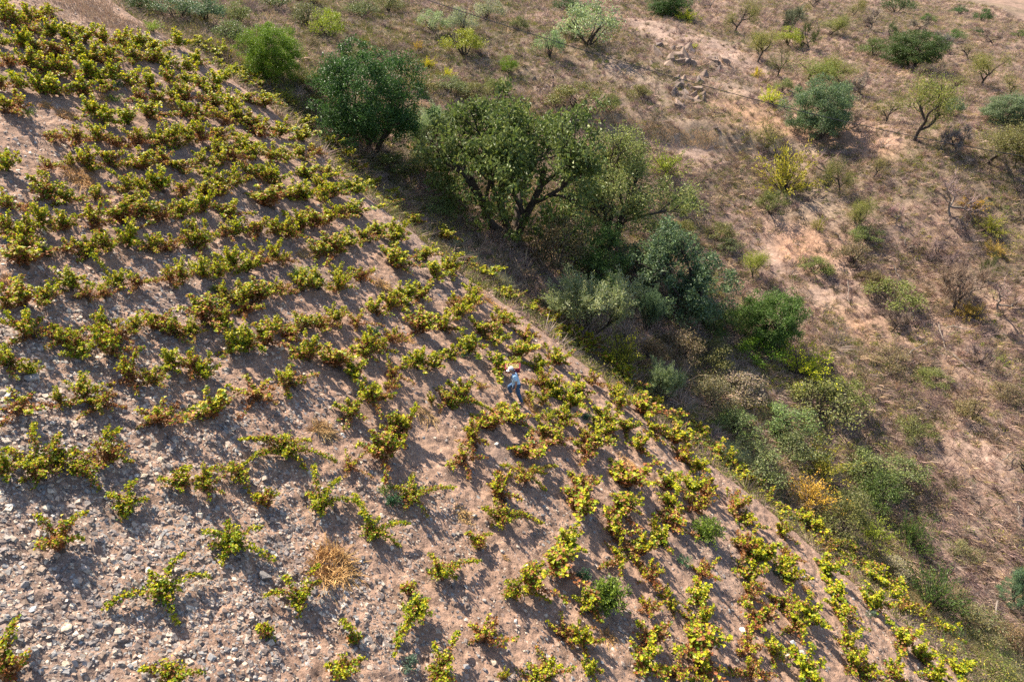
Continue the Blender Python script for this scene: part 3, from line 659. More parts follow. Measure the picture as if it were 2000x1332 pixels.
# ------------------------------------------------------------------ rocks
def rock_mesh(seed, flat=.6, n=16):
    rng = np.random.default_rng(seed); bm = bmesh.new()
    for p in runit(rng, n) * np.array([1, rng.uniform(.65, .95), flat]) * rng.uniform(.75, 1.05, (n, 1)): bm.verts.new(p)
    r = bmesh.ops.convex_hull(bm, input=bm.verts)
    for v in [v for v in bm.verts if not v.link_faces]: bm.verts.remove(v)
    bmesh.ops.bevel(bm, geom=bm.edges[:], offset=.05, segments=1, affect='EDGES')
    bmesh.ops.triangulate(bm, faces=bm.faces[:])
    V = np.array([v.co for v in bm.verts]); F = np.array([[v.index for v in f.verts] for f in bm.faces]) if bm.verts.index_update() is None else 0
    bm.free()
    return mk_mesh('rock', V, F, M_ROCK, np.ones((len(V), 3)) * 1.0)
ROCKM = [rock_mesh(50 + i, f) for i, f in enumerate([.4, .55, .7, .5, .8, .3])]
GREY = (.30, .27, .25); TAN = (.45, .36, .27); WHITE = (.60, .55, .49); BLUE = (.33, .34, .36); PINK = (.40, .29, .23); DGREY = (.20, .18, .17)
RK = [(66, 742, 34, GREY, 'large flat grey slab beside a small green vine', 'large flat grey slab'), (24, 774, 32, BLUE, 'bluish-white boulder at the left edge', 'bluish-white boulder'), (4, 768, 22, TAN, 'tan stone touching the bluish boulder', None),
 (105, 830, 14, WHITE, 'white pointed stone below a reddish vine', None), (15, 854, 14, WHITE, 'white stone at the left edge above large vine', None), (166, 856, 12, TAN, 'pale triangular chip above crowded vines', None),
 (337, 878, 28, DGREY, 'dark grey rounded rock on open soil', 'dark grey rounded rock'), (314, 900, 26, TAN, 'pale tan rock below the dark grey rounded rock', None), (282, 928, 20, TAN, 'tan slab above a slanting cane', None), (266, 926, 12, WHITE, 'white chip left of the tan slab', None),
 (48, 1142, 22, GREY, 'pale grey block on gravel near the left edge', 'pale grey block'), (125, 1130, 16, PINK, 'pinkish square stone on open gravel', None), (64, 1188, 22, BLUE, 'bluish upright slab above the corner vine', None), (75, 1146, 12, TAN, 'ochre pointed stone beside pale grey block', None),
 (290, 1114, 20, WHITE, 'cream rounded stone left of the star-like vine', None), (132, 1230, 28, TAN, 'cream slab pile on open gravel', 'cream slab pile'), (225, 1274, 16, TAN, 'cream cube-like stone on open gravel', None), (262, 1280, 14, PINK, 'rusty flat stone right of the cube-like stone', None),
 (130, 1300, 20, TAN, 'tan flat stone near the bottom edge', None), (158, 1255, 12, BLUE, 'bluish flat chip below cream slab pile', None), (124, 1184, 14, DGREY, 'dark brown block under pinkish square stone', None), (250, 1090, 22, GREY, 'grey slab at the foot of an open vine', None),
 (518, 1128, 34, DGREY, 'big dark rock half buried in vine shadow', 'big dark half-buried rock'), (456, 838, 18, TAN, 'tan slab right of a reddish vine', None), (404, 772, 18, GREY, 'small grey slab above bare soil', None), (552, 872, 12, TAN, 'flat tan stone inside the carpet-like vine', None),
 (550, 684, 24, TAN, 'tan pointed rock below a browning vine row', 'tan pointed rock'), (402, 668, 22, PINK, 'pinkish rock left of a dense green vine', None), (222, 604, 14, BLUE, 'bluish chip beneath a red-brown vine', None), (334, 680, 22, DGREY, 'brown slab beside yellow vine, half buried', None),
 (970, 872, 13, WHITE, 'white rounded stone on bare soil downhill of the man', 'white rounded stone'), (962, 1292, 24, TAN, 'long tan stone in the lower middle', 'long tan stone'), (1007, 1212, 12, WHITE, 'white square stone in bare lower soil', None), (946, 1172, 11, GREY, 'grey square stone in shadowed soil', None),
 (1029, 1104, 12, WHITE, 'white stone below the few straw stalks', None), (1448, 1228, 20, WHITE, 'long white slab left of a browning vine', 'long white slab'), (1313, 1247, 10, TAN, 'tan round stone by a dark vine shadow', None), (1370, 1152, 9, TAN, 'small tan stone above a dark green vine', None),
 (1566, 1276, 20, GREY, 'pale flat stone topping the stone pile near the edge', 'stone pile near the edge'), (1548, 1258, 18, BLUE, 'bluish flat stone of the pile near the edge', None), (1576, 1292, 14, GREY, 'small grey stone at the pile foot', None), (1540, 1280, 16, TAN, 'tan stone at the left of the pile', None),
 (1516, 1316, 16, TAN, 'tan stone low beside the stone pile', None), (1556, 1110, 16, BLUE, 'bluish slab beside white chips near the edge row', None), (1568, 1122, 18, WHITE, 'white flat stone near the edge row', None), (1882, 1320, 10, TAN, 'tan stone in the bottom plot corner', None),
 (88, 930, 0, TAN, '', None), (8, 985, 0, TAN, '', None), (560, 1010, 14, TAN, 'tan stone right of a small lone vine', None), (700, 917, 9, WHITE, 'small white stone beside a reddish cane', None), (668, 848, 10, WHITE, 'white pebble right of the rounded straw tuft', None)]
for k, (u, v, wpx, col, lab, short) in enumerate(RK):
    if not wpx: continue
    p, t = hit([u], [v]); p = p[0]; s = wpx * t[0] / FPX / 2
    p[2] = vine_ground(p[0], p[1]) + s * .12
    o = link('rock', ROCKM[k % 6], None, label=lab, category='rock', group='loose rocks among the vines')
    o.location = p; o.scale = (s, s, s * .9); o.rotation_euler = (random.Random(k).uniform(-.25, .25), .25 + random.Random(k + 9).uniform(-.25, .25), k * 1.7); o.color = (*col, 1)
    if short: LAND.append((u, v, short))
# ------------------------------------------------------------------ the man and his crate
M_SKIN = plain_mat('skin', (.38, .20, .13), .55, .3, .06, 20)
M_SHIRT = plain_mat('shirt_cloth', (.46, .66, .86), .85, .15, .10, 14)
M_JEANS = plain_mat('denim', (.055, .105, .20), .9, .15, .28, 10)
M_CAP = plain_mat('cap_cloth', (.78, .77, .75), .8, .2, .04, 30)
M_SHOE = plain_mat('shoe_leather', (.30, .24, .18), .8, .2, .2, 30)
M_HAIR = plain_mat('grey_hair', (.22, .20, .19), .8, .2, .2, 60)
M_RED = plain_mat('red_plastic', (.16, .008, .022), .5, .3, .12, 20)
M_RIM = plain_mat('crate_rim', (.22, .02, .035), .5, .3, .1, 20)
M_GRAPE = plain_mat('pale_grapes', (.50, .42, .16), .4, .5, .3, 60)
def skin_obj(name, joints, bones, radii, mat, parent, subdiv=2, extra=None, voxel=None):
    """one continuous surface grown round a skeleton"""
    me = bpy.data.meshes.new(name); names = list(joints)
    me.from_pydata([joints[n] for n in names], [(names.index(a), names.index(b)) for a, b in bones], [])
    o = bpy.data.objects.new(name, me); C.objects.link(o)
    sk = o.modifiers.new('s', 'SKIN'); sk.use_smooth_shade = True
    for i, n in enumerate(names):
        r = radii[n]; r = r if isinstance(r, tuple) else (r, r)
        me.skin_vertices[0].data[i].radius = r; me.skin_vertices[0].data[i].use_root = (i == 0)
    sb = o.modifiers.new('d', 'SUBSURF'); sb.levels = sb.render_levels = subdiv
    dg = bpy.context.evaluated_depsgraph_get(); ev = o.evaluated_get(dg)
    m2 = bpy.data.meshes.new_from_object(ev, depsgraph=dg)
    if extra:
        bm = bmesh.new(); bm.from_mesh(m2)
        for f in extra: f(bm)
        bm.to_mesh(m2); bm.free()
    o.modifiers.clear(); o.data = m2
    if voxel:
        rm = o.modifiers.new('r', 'REMESH'); rm.mode = 'VOXEL'; rm.voxel_size = voxel; rm.use_smooth_shade = True
        sm = o.modifiers.new('m', 'SMOOTH'); sm.iterations = 2; sm.factor = .4
        dg = bpy.context.evaluated_depsgraph_get()
        m3 = bpy.data.meshes.new_from_object(o.evaluated_get(dg), depsgraph=dg)
        o.modifiers.clear(); o.data = m3
    o.data.materials.clear(); o.data.materials.append(mat)
    for p in o.data.polygons: p.use_smooth = True
    o.parent = parent
    return o
def ellip(c, r, rot=(0, 0, 0), seg=16):
    def f(bm):
        from mathutils import Euler
        M = Matrix.Translation(Vector(c)) @ Euler(rot).to_matrix().to_4x4() @ Matrix.Diagonal((*r, 1))
        bmesh.ops.create_uvsphere(bm, u_segments=seg, v_segments=seg // 2 + 2, radius=1, matrix=M)
    return f
def build_man():
    gp, t = hit([1019], [787]); g = gp[0]; g[2] = vine_ground(g[0], g[1])
    fr = np.array([-.46, .12]); fz = vine_ground(g[0] + fr[0], g[1] + fr[1]) - g[2]
    e = empty('person', g, label='man in white cap, pale blue shirt and jeans climbing the vineyard with a crate', category='person')
    # he faces -x (up the slope); his left side is towards -y
    hd = Vector((-.42, 0, 1.585))
    J = {'pelvis': (-.22, 0, .93), 'belly': (-.24, 0, 1.08), 'chest': (-.29, 0, 1.28), 'neck': (-.34, 0, 1.43), 'skull': (-.385, 0, 1.52),
         'lsh': (-.28, -.19, 1.38), 'lel': (-.22, -.27, 1.11), 'lwr': (-.26, -.26, .87), 'lpalm': (-.285, -.25, .80),
         'rsh': (-.32, .19, 1.40), 'rel': (-.52, .30, 1.24), 'rwr': (-.60, .20, 1.46), 'rpalm': (-.61, .18, 1.53),
         'lhip': (-.20, -.10, .88), 'lkn': (-.13, -.11, .48), 'lan': (.01, -.10, .09), 'ltoe': (-.13, -.11, .03),
         'rhip': (-.24, .10, .88), 'rkn': (-.52, .12, .70 + fz * .1), 'ran': (-.43, .12, fz + .10), 'rtoe': (-.58, .12, fz + .05)}
    B = [('pelvis', 'belly'), ('belly', 'chest'), ('chest', 'neck'), ('neck', 'skull'), ('chest', 'lsh'), ('lsh', 'lel'), ('lel', 'lwr'), ('lwr', 'lpalm'), ('chest', 'rsh'), ('rsh', 'rel'), ('rel', 'rwr'), ('rwr', 'rpalm'),
         ('pelvis', 'lhip'), ('lhip', 'lkn'), ('lkn', 'lan'), ('lan', 'ltoe'), ('pelvis', 'rhip'), ('rhip', 'rkn'), ('rkn', 'ran'), ('ran', 'rtoe')]
    R = {'pelvis': (.13, .11), 'belly': (.14, .12), 'chest': (.15, .12), 'neck': .058, 'skull': .06, 'lsh': .06, 'lel': .042, 'lwr': .028, 'lpalm': (.038, .02), 'rsh': .06, 'rel': .042, 'rwr': .028, 'rpalm': (.038, .02),
         'lhip': .085, 'lkn': .058, 'lan': .038, 'ltoe': .034, 'rhip': .085, 'rkn': .058, 'ran': .038, 'rtoe': .034}
    def fingers(bm):
        for sgn, base, d, curl in ((1, Vector((-.292, -.25, .775)), Vector((-.18, .05, -1)), Vector((-.5, .25, 0))), (-1, Vector((-.613, .172, 1.555)), Vector((.1, -.12, 1)), Vector((.55, .1, 0)))):
            d.normalize(); side = Vector((1, 0, 0)) if sgn > 0 else Vector((0, 1, 0))
            for k, L in enumerate((.075, .085, .08, .062)):
                p = base + side * (k - 1.5) * .019
                for s in range(4):
                    q = p + d * (L * s / 3) + curl * (.012 * s * s / 3)
                    bmesh.ops.create_icosphere(bm, subdivisions=1, radius=.0105 - .0012 * s, matrix=Matrix.Translation(q))
                    if s < 3:
                        q2 = p + d * (L * (s + .5) / 3) + curl * (.012 * (s + .5) ** 2 / 3)
                        bmesh.ops.create_icosphere(bm, subdivisions=1, radius=.010 - .001 * s, matrix=Matrix.Translation(q2))
            for s in range(5):      # thumb leaves the side of the palm
                q = base - d * .045 + side * -.03 + (side * -.5 + d).normalized() * (.016 * s)
                bmesh.ops.create_icosphere(bm, subdivisions=1, radius=.0125 - .0012 * s, matrix=Matrix.Translation(q))
    tilt = (0, -.25, 0)
    body = skin_obj('body', J, B, R, M_SKIN, e, 2, [ellip(hd, (.098, .078, .118), tilt), ellip(hd + Vector((-.03, 0, -.065)), (.06, .052, .06), tilt), ellip(hd + Vector((-.105, 0, -.025)), (.024, .014, .022), tilt),
             ellip(hd + Vector((.0, -.08, -.01)), (.02, .010, .032)), ellip(hd + Vector((.0, .08, -.01)), (.02, .010, .032)), ellip(hd + Vector((-.078, -.032, .02)), (.018, .018, .010)), ellip(hd + Vector((-.078, .032, .02)), (.018, .018, .010)),
             ellip(hd + Vector((-.088, 0, -.072)), (.012, .026, .008)), fingers], .010)
    # shirt: torso with short sleeves
    JS = {k: J[k] for k in ('belly', 'chest')}; JS['hem'] = (-.215, 0, .91); JS['top'] = (-.325, 0, 1.40); JS['lsh'] = J['lsh']; JS['rsh'] = J['rsh']
    JS['lsl'] = tuple(Vector(J['lsh']).lerp(Vector(J['lel']), .72)); JS['rsl'] = tuple(Vector(J['rsh']).lerp(Vector(J['rel']), .72))
    skin_obj('shirt', JS, [('hem', 'belly'), ('belly', 'chest'), ('chest', 'top'), ('chest', 'lsh'), ('lsh', 'lsl'), ('chest', 'rsh'), ('rsh', 'rsl')],
             {'hem': (.175, .15), 'belly': (.185, .165), 'chest': (.19, .15), 'top': (.09, .08), 'lsh': .095, 'rsh': .095, 'lsl': .072, 'rsl': .072}, M_SHIRT, e, 2)
    JT = {k: J[k] for k in ('pelvis', 'lhip', 'lkn', 'rhip', 'rkn')}; JT['lan'] = tuple(Vector(J['lan']) + Vector((0, 0, .0))); JT['ran'] = tuple(Vector(J['ran']) + Vector((0, 0, .02)))
    skin_obj('trousers', JT, [('pelvis', 'lhip'), ('lhip', 'lkn'), ('lkn', 'lan'), ('pelvis', 'rhip'), ('rhip', 'rkn'), ('rkn', 'ran')],
             {'pelvis': (.15, .135), 'lhip': .108, 'lkn': .083, 'lan': .068, 'rhip': .108, 'rkn': .083, 'ran': .068}, M_JEANS, e, 2)
    for a, b in (('lan', 'ltoe'), ('ran', 'rtoe')):
        A = Vector(J[a]); T = Vector(J[b])
        skin_obj('shoe', {'h': (A.x + .05, A.y, T.z + .012), 'm': (A.x - .04, A.y, T.z + .02), 't': (T.x - .03, T.y, T.z + .005)}, [('h', 'm'), ('m', 't')], {'h': (.042, .042), 'm': (.048, .05), 't': (.044, .034)}, M_SHOE, e, 2)
    # hair band below the cap, at the back
    bm = bmesh.new(); ellip(hd + Vector((.012, 0, -.005)), (.098, .083, .098), tilt, 20)(bm)
    bmesh.ops.delete(bm, geom=[v for v in bm.verts if v.co.x < hd.x - .01 or v.co.z < hd.z - .075], context='VERTS')
    m = bpy.data.meshes.new('hair'); bm.to_mesh(m); bm.free(); m.materials.append(M_HAIR); link('hair', m, e)
    # cap: dome and curved brim
    bm = bmesh.new(); ellip((0, 0, 0), (.112, .092, .105), (0, 0, 0), 24)(bm)
    bmesh.ops.delete(bm, geom=[v for v in bm.verts if v.co.z < -.012], context='VERTS')
    m = bpy.data.meshes.new('cap'); bm.to_mesh(m); bm.free(); m.materials.append(M_CAP)
    for p in m.polygons: p.use_smooth = True
    cap = link('cap', m, e); cap.location = hd + Vector((-.012, 0, .035)); cap.rotation_euler = (0, -.30, 0)
    md = cap.modifiers.new('t', 'SOLIDIFY'); md.thickness = .006
    V, F = [], []; n = 13
    for i in range(n):
        a = -1.15 + 2.3 * i / (n - 1); ca, sa = math.cos(a), math.sin(a)
        for j, (rx, ry) in enumerate(((.105, .088), (.150, .092), (.195, .094))):
            V.append((-rx * ca - (.0), ry * sa, -.008 - .012 * j - .02 * sa * sa))
    for i in range(n - 1):
        for j in range(2): F.append((i * 3 + j, i * 3 + j + 1, i * 3 + j + 4, i * 3 + j + 3))
    m = bpy.data.meshes.new('brim'); m.from_pydata(V, [], F); m.materials.append(M_CAP)
    br = link('brim', m, cap); md = br.modifiers.new('t', 'SOLIDIFY'); md.thickness = .005
    # crate on the far shoulder
    c = empty('crate', g + np.array([-.36, .27, 1.50]), label='dark red plastic harvest crate of pale grapes on the man’s far shoulder'.replace('’', "'"), category='crate')
    c.rotation_euler = (0, -.06, -.05)
    def box(bm, c0, s):
        bmesh.ops.create_cube(bm, size=1, matrix=Matrix.Translation(c0) @ Matrix.Diagonal((*s, 1)))
    def boxobj(name, parts, mat, par, bev=.006):
        bm = bmesh.new()
        for c0, s in parts: box(bm, c0, s)
        bmesh.ops.bevel(bm, geom=bm.edges[:], offset=bev, segments=1, affect='EDGES')
        m = bpy.data.meshes.new(name); bm.to_mesh(m); bm.free(); m.materials.append(mat); return link(name, m, par)
    boxobj('base', [((0, 0, -.115), (.56, .36, .02))], M_RED, c)
    for y in (-.18, .18): boxobj('side_panel', [((0, y, -.055), (.56, .016, .10)), ((0, y, .035), (.56, .016, .05)), ((-.25, y, .0), (.06, .016, .022)), ((0, y, .0), (.05, .016, .022)), ((.25, y, .0), (.06, .016, .022))], M_RED, c, .003)
    for x in (-.272, .272): boxobj('end_panel', [((x, 0, -.055), (.016, .342, .10)), ((x, 0, .045), (.016, .342, .03)), ((x, -.12, .012), (.016, .10, .046)), ((x, .12, .012), (.016, .10, .046))], M_RED, c, .003)
    boxobj('rim', [((0, -.185, .07), (.60, .03, .022)), ((0, .185, .07), (.60, .03, .022)), ((-.285, 0, .07), (.03, .338, .022)), ((.285, 0, .07), (.03, .338, .022))], M_RIM, c, .003)
    rng = np.random.default_rng(12); bm = bmesh.new()
    for k in range(260):
        q = (rng.uniform(-.25, .25), rng.uniform(-.16, .16), .045 + .04 * rng.uniform())
        bmesh.ops.create_icosphere(bm, subdivisions=1, radius=rng.uniform(.012, .019), matrix=Matrix.Translation(q))
    m = bpy.data.meshes.new('grapes'); bm.to_mesh(m); bm.free(); m.materials.append(M_GRAPE)
    gr = link('grapes', m, None, label='heap of pale yellow grapes filling the dark red crate', category='grapes')
    gr.location = c.location; gr.rotation_euler = c.rotation_euler
    LAND.append((1003, 755, 'the walking man'))
build_man()

# ------------------------------------------------------------------ the overhead cable
def build_cable():
    key = [(760, -25, 40), (990, 55, 40), (1175, 107, 40.5), (1350, 160, 41), (1510, 205, 41), (1650, 238, 40.5), (1825, 276, 39.5), (2000, 306, 38.5), (2150, 328, 38)]
    pts = np.array([ray(u, v) * t for u, v, t in key])
    s = np.linspace(0, 1, 60); k = np.linspace(0, 1, len(key))
    A = np.polyfit(k, pts, 3)       # a smooth sagging span
    P = np.stack([np.polyval(A[:, j], s * 1.0) for j in range(3)], -1)
    tb = TB(); tube(tb, P, .020, (.03, .03, .035), 6)
    m, t, b, o = new_mat('black_cable'); b.inputs['Base Color'].default_value = (.02, .02, .022, 1); b.inputs['Roughness'].default_value = .6
    link('overhead_cable', tb.mesh('overhead_cable', m), None, label='thin black overhead cable sagging across the far hillside', category='cable')
build_cable()
# ------------------------------------------------------------------ trees and shrubs: a few grown shapes of each kind, copied with their own size and tint
class Tree: pass
def limb(rng, tb, p0, d0, L, r, depth, tips, wig=.25, up=.15, kids=(2, 4), shrink=.68, minr=.006):
    n = 6; pts = [np.array(p0, float)]; d = np.array(d0, float); d /= np.linalg.norm(d)
    for i in range(n - 1):
        d = d + rng.normal(0, wig, 3) * .5 + np.array([0, 0, up * .25]); d /= np.linalg.norm(d)
        pts.append(pts[-1] + d * L / (n - 1))
    pts = np.array(pts); rad = np.linspace(r, max(minr, r * .55), n)
    tube(tb, pts, rad, (1, 1, 1), 6 if depth > 1 else 4)
    tips.append((pts[-1], d, depth)); tips.append((pts[3], d, depth))
    if depth <= 0: return
    k = rng.integers(kids[0], kids[1] + 1)
    for j in range(k):
        a = rng.uniform(.45, 1.0); i = min(n - 1, int(a * (n - 1)))
        nd = d + runit(rng, 1)[0] * rng.uniform(.6, 1.1); nd[2] += up
        limb(rng, tb, pts[i], nd, L * shrink * rng.uniform(.75, 1.2), rad[i] * .7, depth - 1, tips, wig, up, kids, shrink, minr)
LG = [(.70, .85, .55), (1.0, 1.0, 1.0), (1.25, 1.2, .9), (.85, .95, .8), (1.1, 1.15, .6)]
def clump(tb, rng, c, r, n, leafL, out, pal, flat=.8, lw=.55):
    P = runit(rng, n) * (rng.uniform(0, 1, (n, 1)) ** .45) * r * np.array([1, 1, flat]) + c
    nrm = norm(runit(rng, n) * .8 + norm(P - c) * .4 + out * .3 + np.array([0, 0, .5]))
    L = leafL * rng.uniform(.7, 1.35, n)
    leaves(tb, P, runit(rng, n), nrm, L, L * lw, pick(rng, pal, n, .25))
def gen_dense(seed):        # evergreen with a close rounded crown, about 6 m
    rng = np.random.default_rng(seed); w = TB(); tb = TB(); tips = []
    for k in range(3):
        limb(rng, w, (rng.normal(0, .12), rng.normal(0, .12), -.3), (rng.normal(0, .35), rng.normal(0, .35), 1), 2.2, .16, 3, tips, .3, .35)
    cs = []
    for k in range(270):
        z = rng.uniform(-.9, 1); a = rng.uniform(0, 2 * PI); rr = math.sqrt(max(0, 1 - (abs(z) ** 2.4))); q = rng.uniform(.5, 1.0)
        lump = 1 + .16 * math.sin(3 * a + seed) + .12 * math.sin(5 * a + 2 * z * 3 + seed * 2)
        cs.append((2.7 * rr * q * lump * math.cos(a), 2.7 * rr * q * lump * math.sin(a), 2.75 + 2.65 * z * q * (1 + .08 * math.sin(4 * a))))
    for c in cs:
        c = np.array(c); o = norm((c - np.array([0, 0, 2.8]))[None])[0]
        clump(tb, rng, c, rng.uniform(.36, .62), rng.integers(90, 140), .115, o, LG, .75)
    return w, tb
def gen_airy(seed, crown=(3.6, 3.4), gap=.0, leafL=.15, nl=70, cl=.55):       # broad tree whose limbs show between leaf clumps
    rng = np.random.default_rng(seed); w = TB(); tb = TB(); tips = []
    for k in range(4):
        az = k * 2 * PI / 4 + rng.normal(0, .3)
        limb(rng, w, (0, 0, -.3), (math.cos(az) * .75, math.sin(az) * .75, 1), 3.3, .17, 3, tips, .32, .22, (2, 4), .66, .015)
    T = [t for t in tips if t[2] <= 2]
    rng.shuffle(T)
    for (p, d, dep) in T[:170]:
        if p[2] < .8: continue
        clump(tb, rng, p + runit(rng, 1)[0] * .2, rng.uniform(.6, 1.2) * cl, nl, leafL, d, LG, .7)
    for k in range(95):
        q = runit(rng, 1)[0] * rng.uniform(.75, 1.0) * np.array([3.1, 3.1, 2.1]) + np.array([0, 0, 2.2])
        if q[2] > .3: clump(tb, rng, q, rng.uniform(.55, 1.0) * cl, nl, leafL, norm((q - np.array([0, 0, 2.]))[None])[0], LG, .7)
    return w, tb
def gen_olive(seed):        # feathery silver crown from near the ground
    rng = np.random.default_rng(seed); w = TB(); tb = TB(); tips = []
    for k in range(5):
        az = k * 2 * PI / 5 + rng.normal(0, .4)
        limb(rng, w, (rng.normal(0, .1), rng.normal(0, .1), -.2), (math.cos(az) * .6, math.sin(az) * .6, 1), 1.7, .07, 2, tips, .25, .3)
    for (p, d, dep) in tips:
        for q in range(2):
            n = 60; s = rng.uniform(0, 1, n); dd = norm((d + runit(rng, 1)[0] * .8 + np.array([0, 0, .3]))[None])[0]
            P = p + dd * (s[:, None] * .85) + rng.normal(0, .10, (n, 3)) * (1.1 - s[:, None] * .6)
            nrm = norm(runit(rng, n) + np.array([0, 0, .4])); L = .12 * rng.uniform(.7, 1.3, n)
            leaves(tb, P, norm(dd + runit(rng, n) * .7), nrm, L, L * .32, pick(rng, LG, n, .2))
    return w, tb
def gen_almond(seed, leafy=1.0):       # gnarled dark limbs, thin olive leaves
    rng = np.random.default_rng(seed); w = TB(); tb = TB(); tips = []
    ln = rng.normal(0, .45, 2)
    tp = np.array([[0, 0, -.3], [0, 0, .1], [ln[0] * .3, ln[1] * .3, .6], [ln[0], ln[1], 1.15]])
    tube(w, tp, [.15, .13, .11, .10], (1, 1, 1), 7)
    for k in range(4):
        az = k * 2 * PI / 4 + rng.normal(0, .4)
        limb(rng, w, tp[-1 if k else -2], (math.cos(az), math.sin(az), .95), 1.45, .085, 3, tips, .5, .22, (2, 3), .68, .010)
    for (p, d, dep) in tips:
        if dep > 1 or rng.uniform() < .12: continue
        n = int(40 * leafy)
        if n: 
            P = p + rng.normal(0, .40, (n, 3)); nrm = norm(runit(rng, n) + np.array([0, 0, .5])); L = .10 * rng.uniform(.7, 1.3, n)
            leaves(tb, P, runit(rng, n), nrm, L, L * .4, pick(rng, LG, n, .3))
    return w, tb
def gen_bare(seed, twig=1.0):
    rng = np.random.default_rng(seed); w = TB(); tips = []
    ln = rng.normal(0, .45, 2); tp = np.array([[0, 0, -.3], [0, 0, .05], [ln[0] * .9, ln[1] * .8, .3], [ln[0] * .7, ln[1] * 1.2, .62]])
    tube(w, tp, [.13, .11, .09, .085], (1, 1, 1), 6)
    for k in range(3):
        az = k * 2 * PI / 3 + rng.normal(0, .4)
        limb(rng, w, tp[-1 if k else -2], (math.cos(az), math.sin(az), .85), 1.3, .07, 3, tips, .6, .2, (2, 3), .7, .012)
    tw = TB()
    for (p, d, dep) in tips:
        if dep > 1: continue
        for q in range(int(7 * twig)):
            dd = norm((d + runit(rng, 1)[0] * .9)[None])[0]; pts = p + np.linspace(0, 1, 3)[:, None] * dd * rng.uniform(.25, .6) + rng.normal(0, .02, (3, 3))
            tube(tw, pts, [.011, .008, .004], (1, 1, 1), 3)
    return w, tw
def gen_shrub(seed, leafL=.075, n=26):        # rounded bush leafed to the ground, about 2.4 m wide
    rng = np.random.default_rng(seed); w = TB(); tb = TB()
    for k in range(8):
        az = rng.uniform(0, 2 * PI); rr = rng.uniform(.2, .9); p = np.array([rr * math.cos(az), rr * math.sin(az), 1.3 * (1 - .5 * rr)])
        tube(w, np.linspace(0, 1, 4)[:, None] * p + rng.normal(0, .05, (4, 3)) - [0, 0, .05], [.035, .028, .02, .012], (1, 1, 1), 4)
    for k in range(n):
        az = rng.uniform(0, 2 * PI); rr = rng.uniform(0, 1) ** .6 * .95; c = np.array([rr * math.cos(az), rr * math.sin(az), .25 + rng.uniform(.35, 1.0) * 1.05 * math.sqrt(max(0.02, 1 - rr * rr))])
        clump(tb, rng, c, rng.uniform(.22, .40), rng.integers(70, 120), leafL, np.array([0, 0, .4]), LG, .8, .5)
    return w, tb
def gen_broom(seed, n=46):        # stiff leafy stems fanning from the base
    rng = np.random.default_rng(seed); w = TB(); tb = TB()
    for k in range(n):
        az = rng.uniform(0, 2 * PI); el = rng.uniform(.25, 1.45); d = np.array([math.cos(az) * math.cos(el), math.sin(az) * math.cos(el), math.sin(el)])
        pts = shoot(rng, np.array([0, 0, -.05]) + d * .1, d, rng.uniform(.9, 1.7), rng.uniform(.05, .35), 7)
        pts[:, 2] = np.maximum(pts[:, 2], .0)
        tube(w, pts, np.linspace(.016, .004, 7), (1, 1, 1), 3)
        m = 46; s = rng.uniform(.25, 1, m); P, T = along(pts, s)
        off = runit(rng, m) * .09; nrm = norm(runit(rng, m) + np.array([0, 0, .5])); L = .085 * rng.uniform(.6, 1.3, m)
        leaves(tb, P + off, T + runit(rng, m) * .6, nrm, L, L * .4, pick(rng, LG, m, .25))
    return w, tb
def finish(kind, g, names):
    w, tb = g; r = Tree()
    allv = np.concatenate(([w.verts()] if w.V else []) + ([tb.verts()] if tb.V else []))
    r.w = float(np.percentile(np.abs(allv[:, 0]), 97) + np.percentile(np.abs(allv[:, 1]), 97)); r.h = float(np.percentile(allv[:, 2], 99.3))
    wm = M_DEAD if kind == 'dead' else M_TBARK
    r.wood = w.mesh(kind + '_' + names[0], wm, True); r.crown = tb.mesh(kind + '_' + names[1], M_STRAW if kind in ('bare', 'dead') else M_LEAF) if tb.V else None
    r.names = names; return r
PROTO = {}
PROTO['dense'] = [finish('dense', gen_dense(s), ('trunk', 'crown')) for s in (1, 2, 3)]
PROTO['airy'] = [finish('airy', gen_airy(s), ('trunk', 'crown')) for s in (11, 12)]
PROTO['ash'] = [finish('ash', gen_airy(s, leafL=.11, nl=85, cl=.6), ('trunk', 'crown')) for s in (21, 22)]
PROTO['olive'] = [finish('olive', gen_olive(s), ('trunk', 'crown')) for s in (31, 32, 33)]
PROTO['almond'] = [finish('almond', gen_almond(s, 1.0), ('trunk', 'crown')) for s in (41, 42, 43, 44)]
PROTO['thin'] = [finish('thin', gen_almond(s, .4), ('trunk', 'crown')) for s in (51, 52, 53)]
PROTO['bare'] = [finish('bare', gen_bare(s, 1.6), ('trunk', 'twigs')) for s in (61, 62, 63)]
PROTO['dead'] = [finish('dead', gen_bare(s, .5), ('trunk', 'twigs')) for s in (71, 72)]
PROTO['shrub'] = [finish('shrub', gen_shrub(s), ('stems', 'foliage')) for s in (81, 82, 83, 84)]
PROTO['broom'] = [finish('broom', gen_broom(s), ('stems', 'foliage')) for s in (91, 92, 93)]
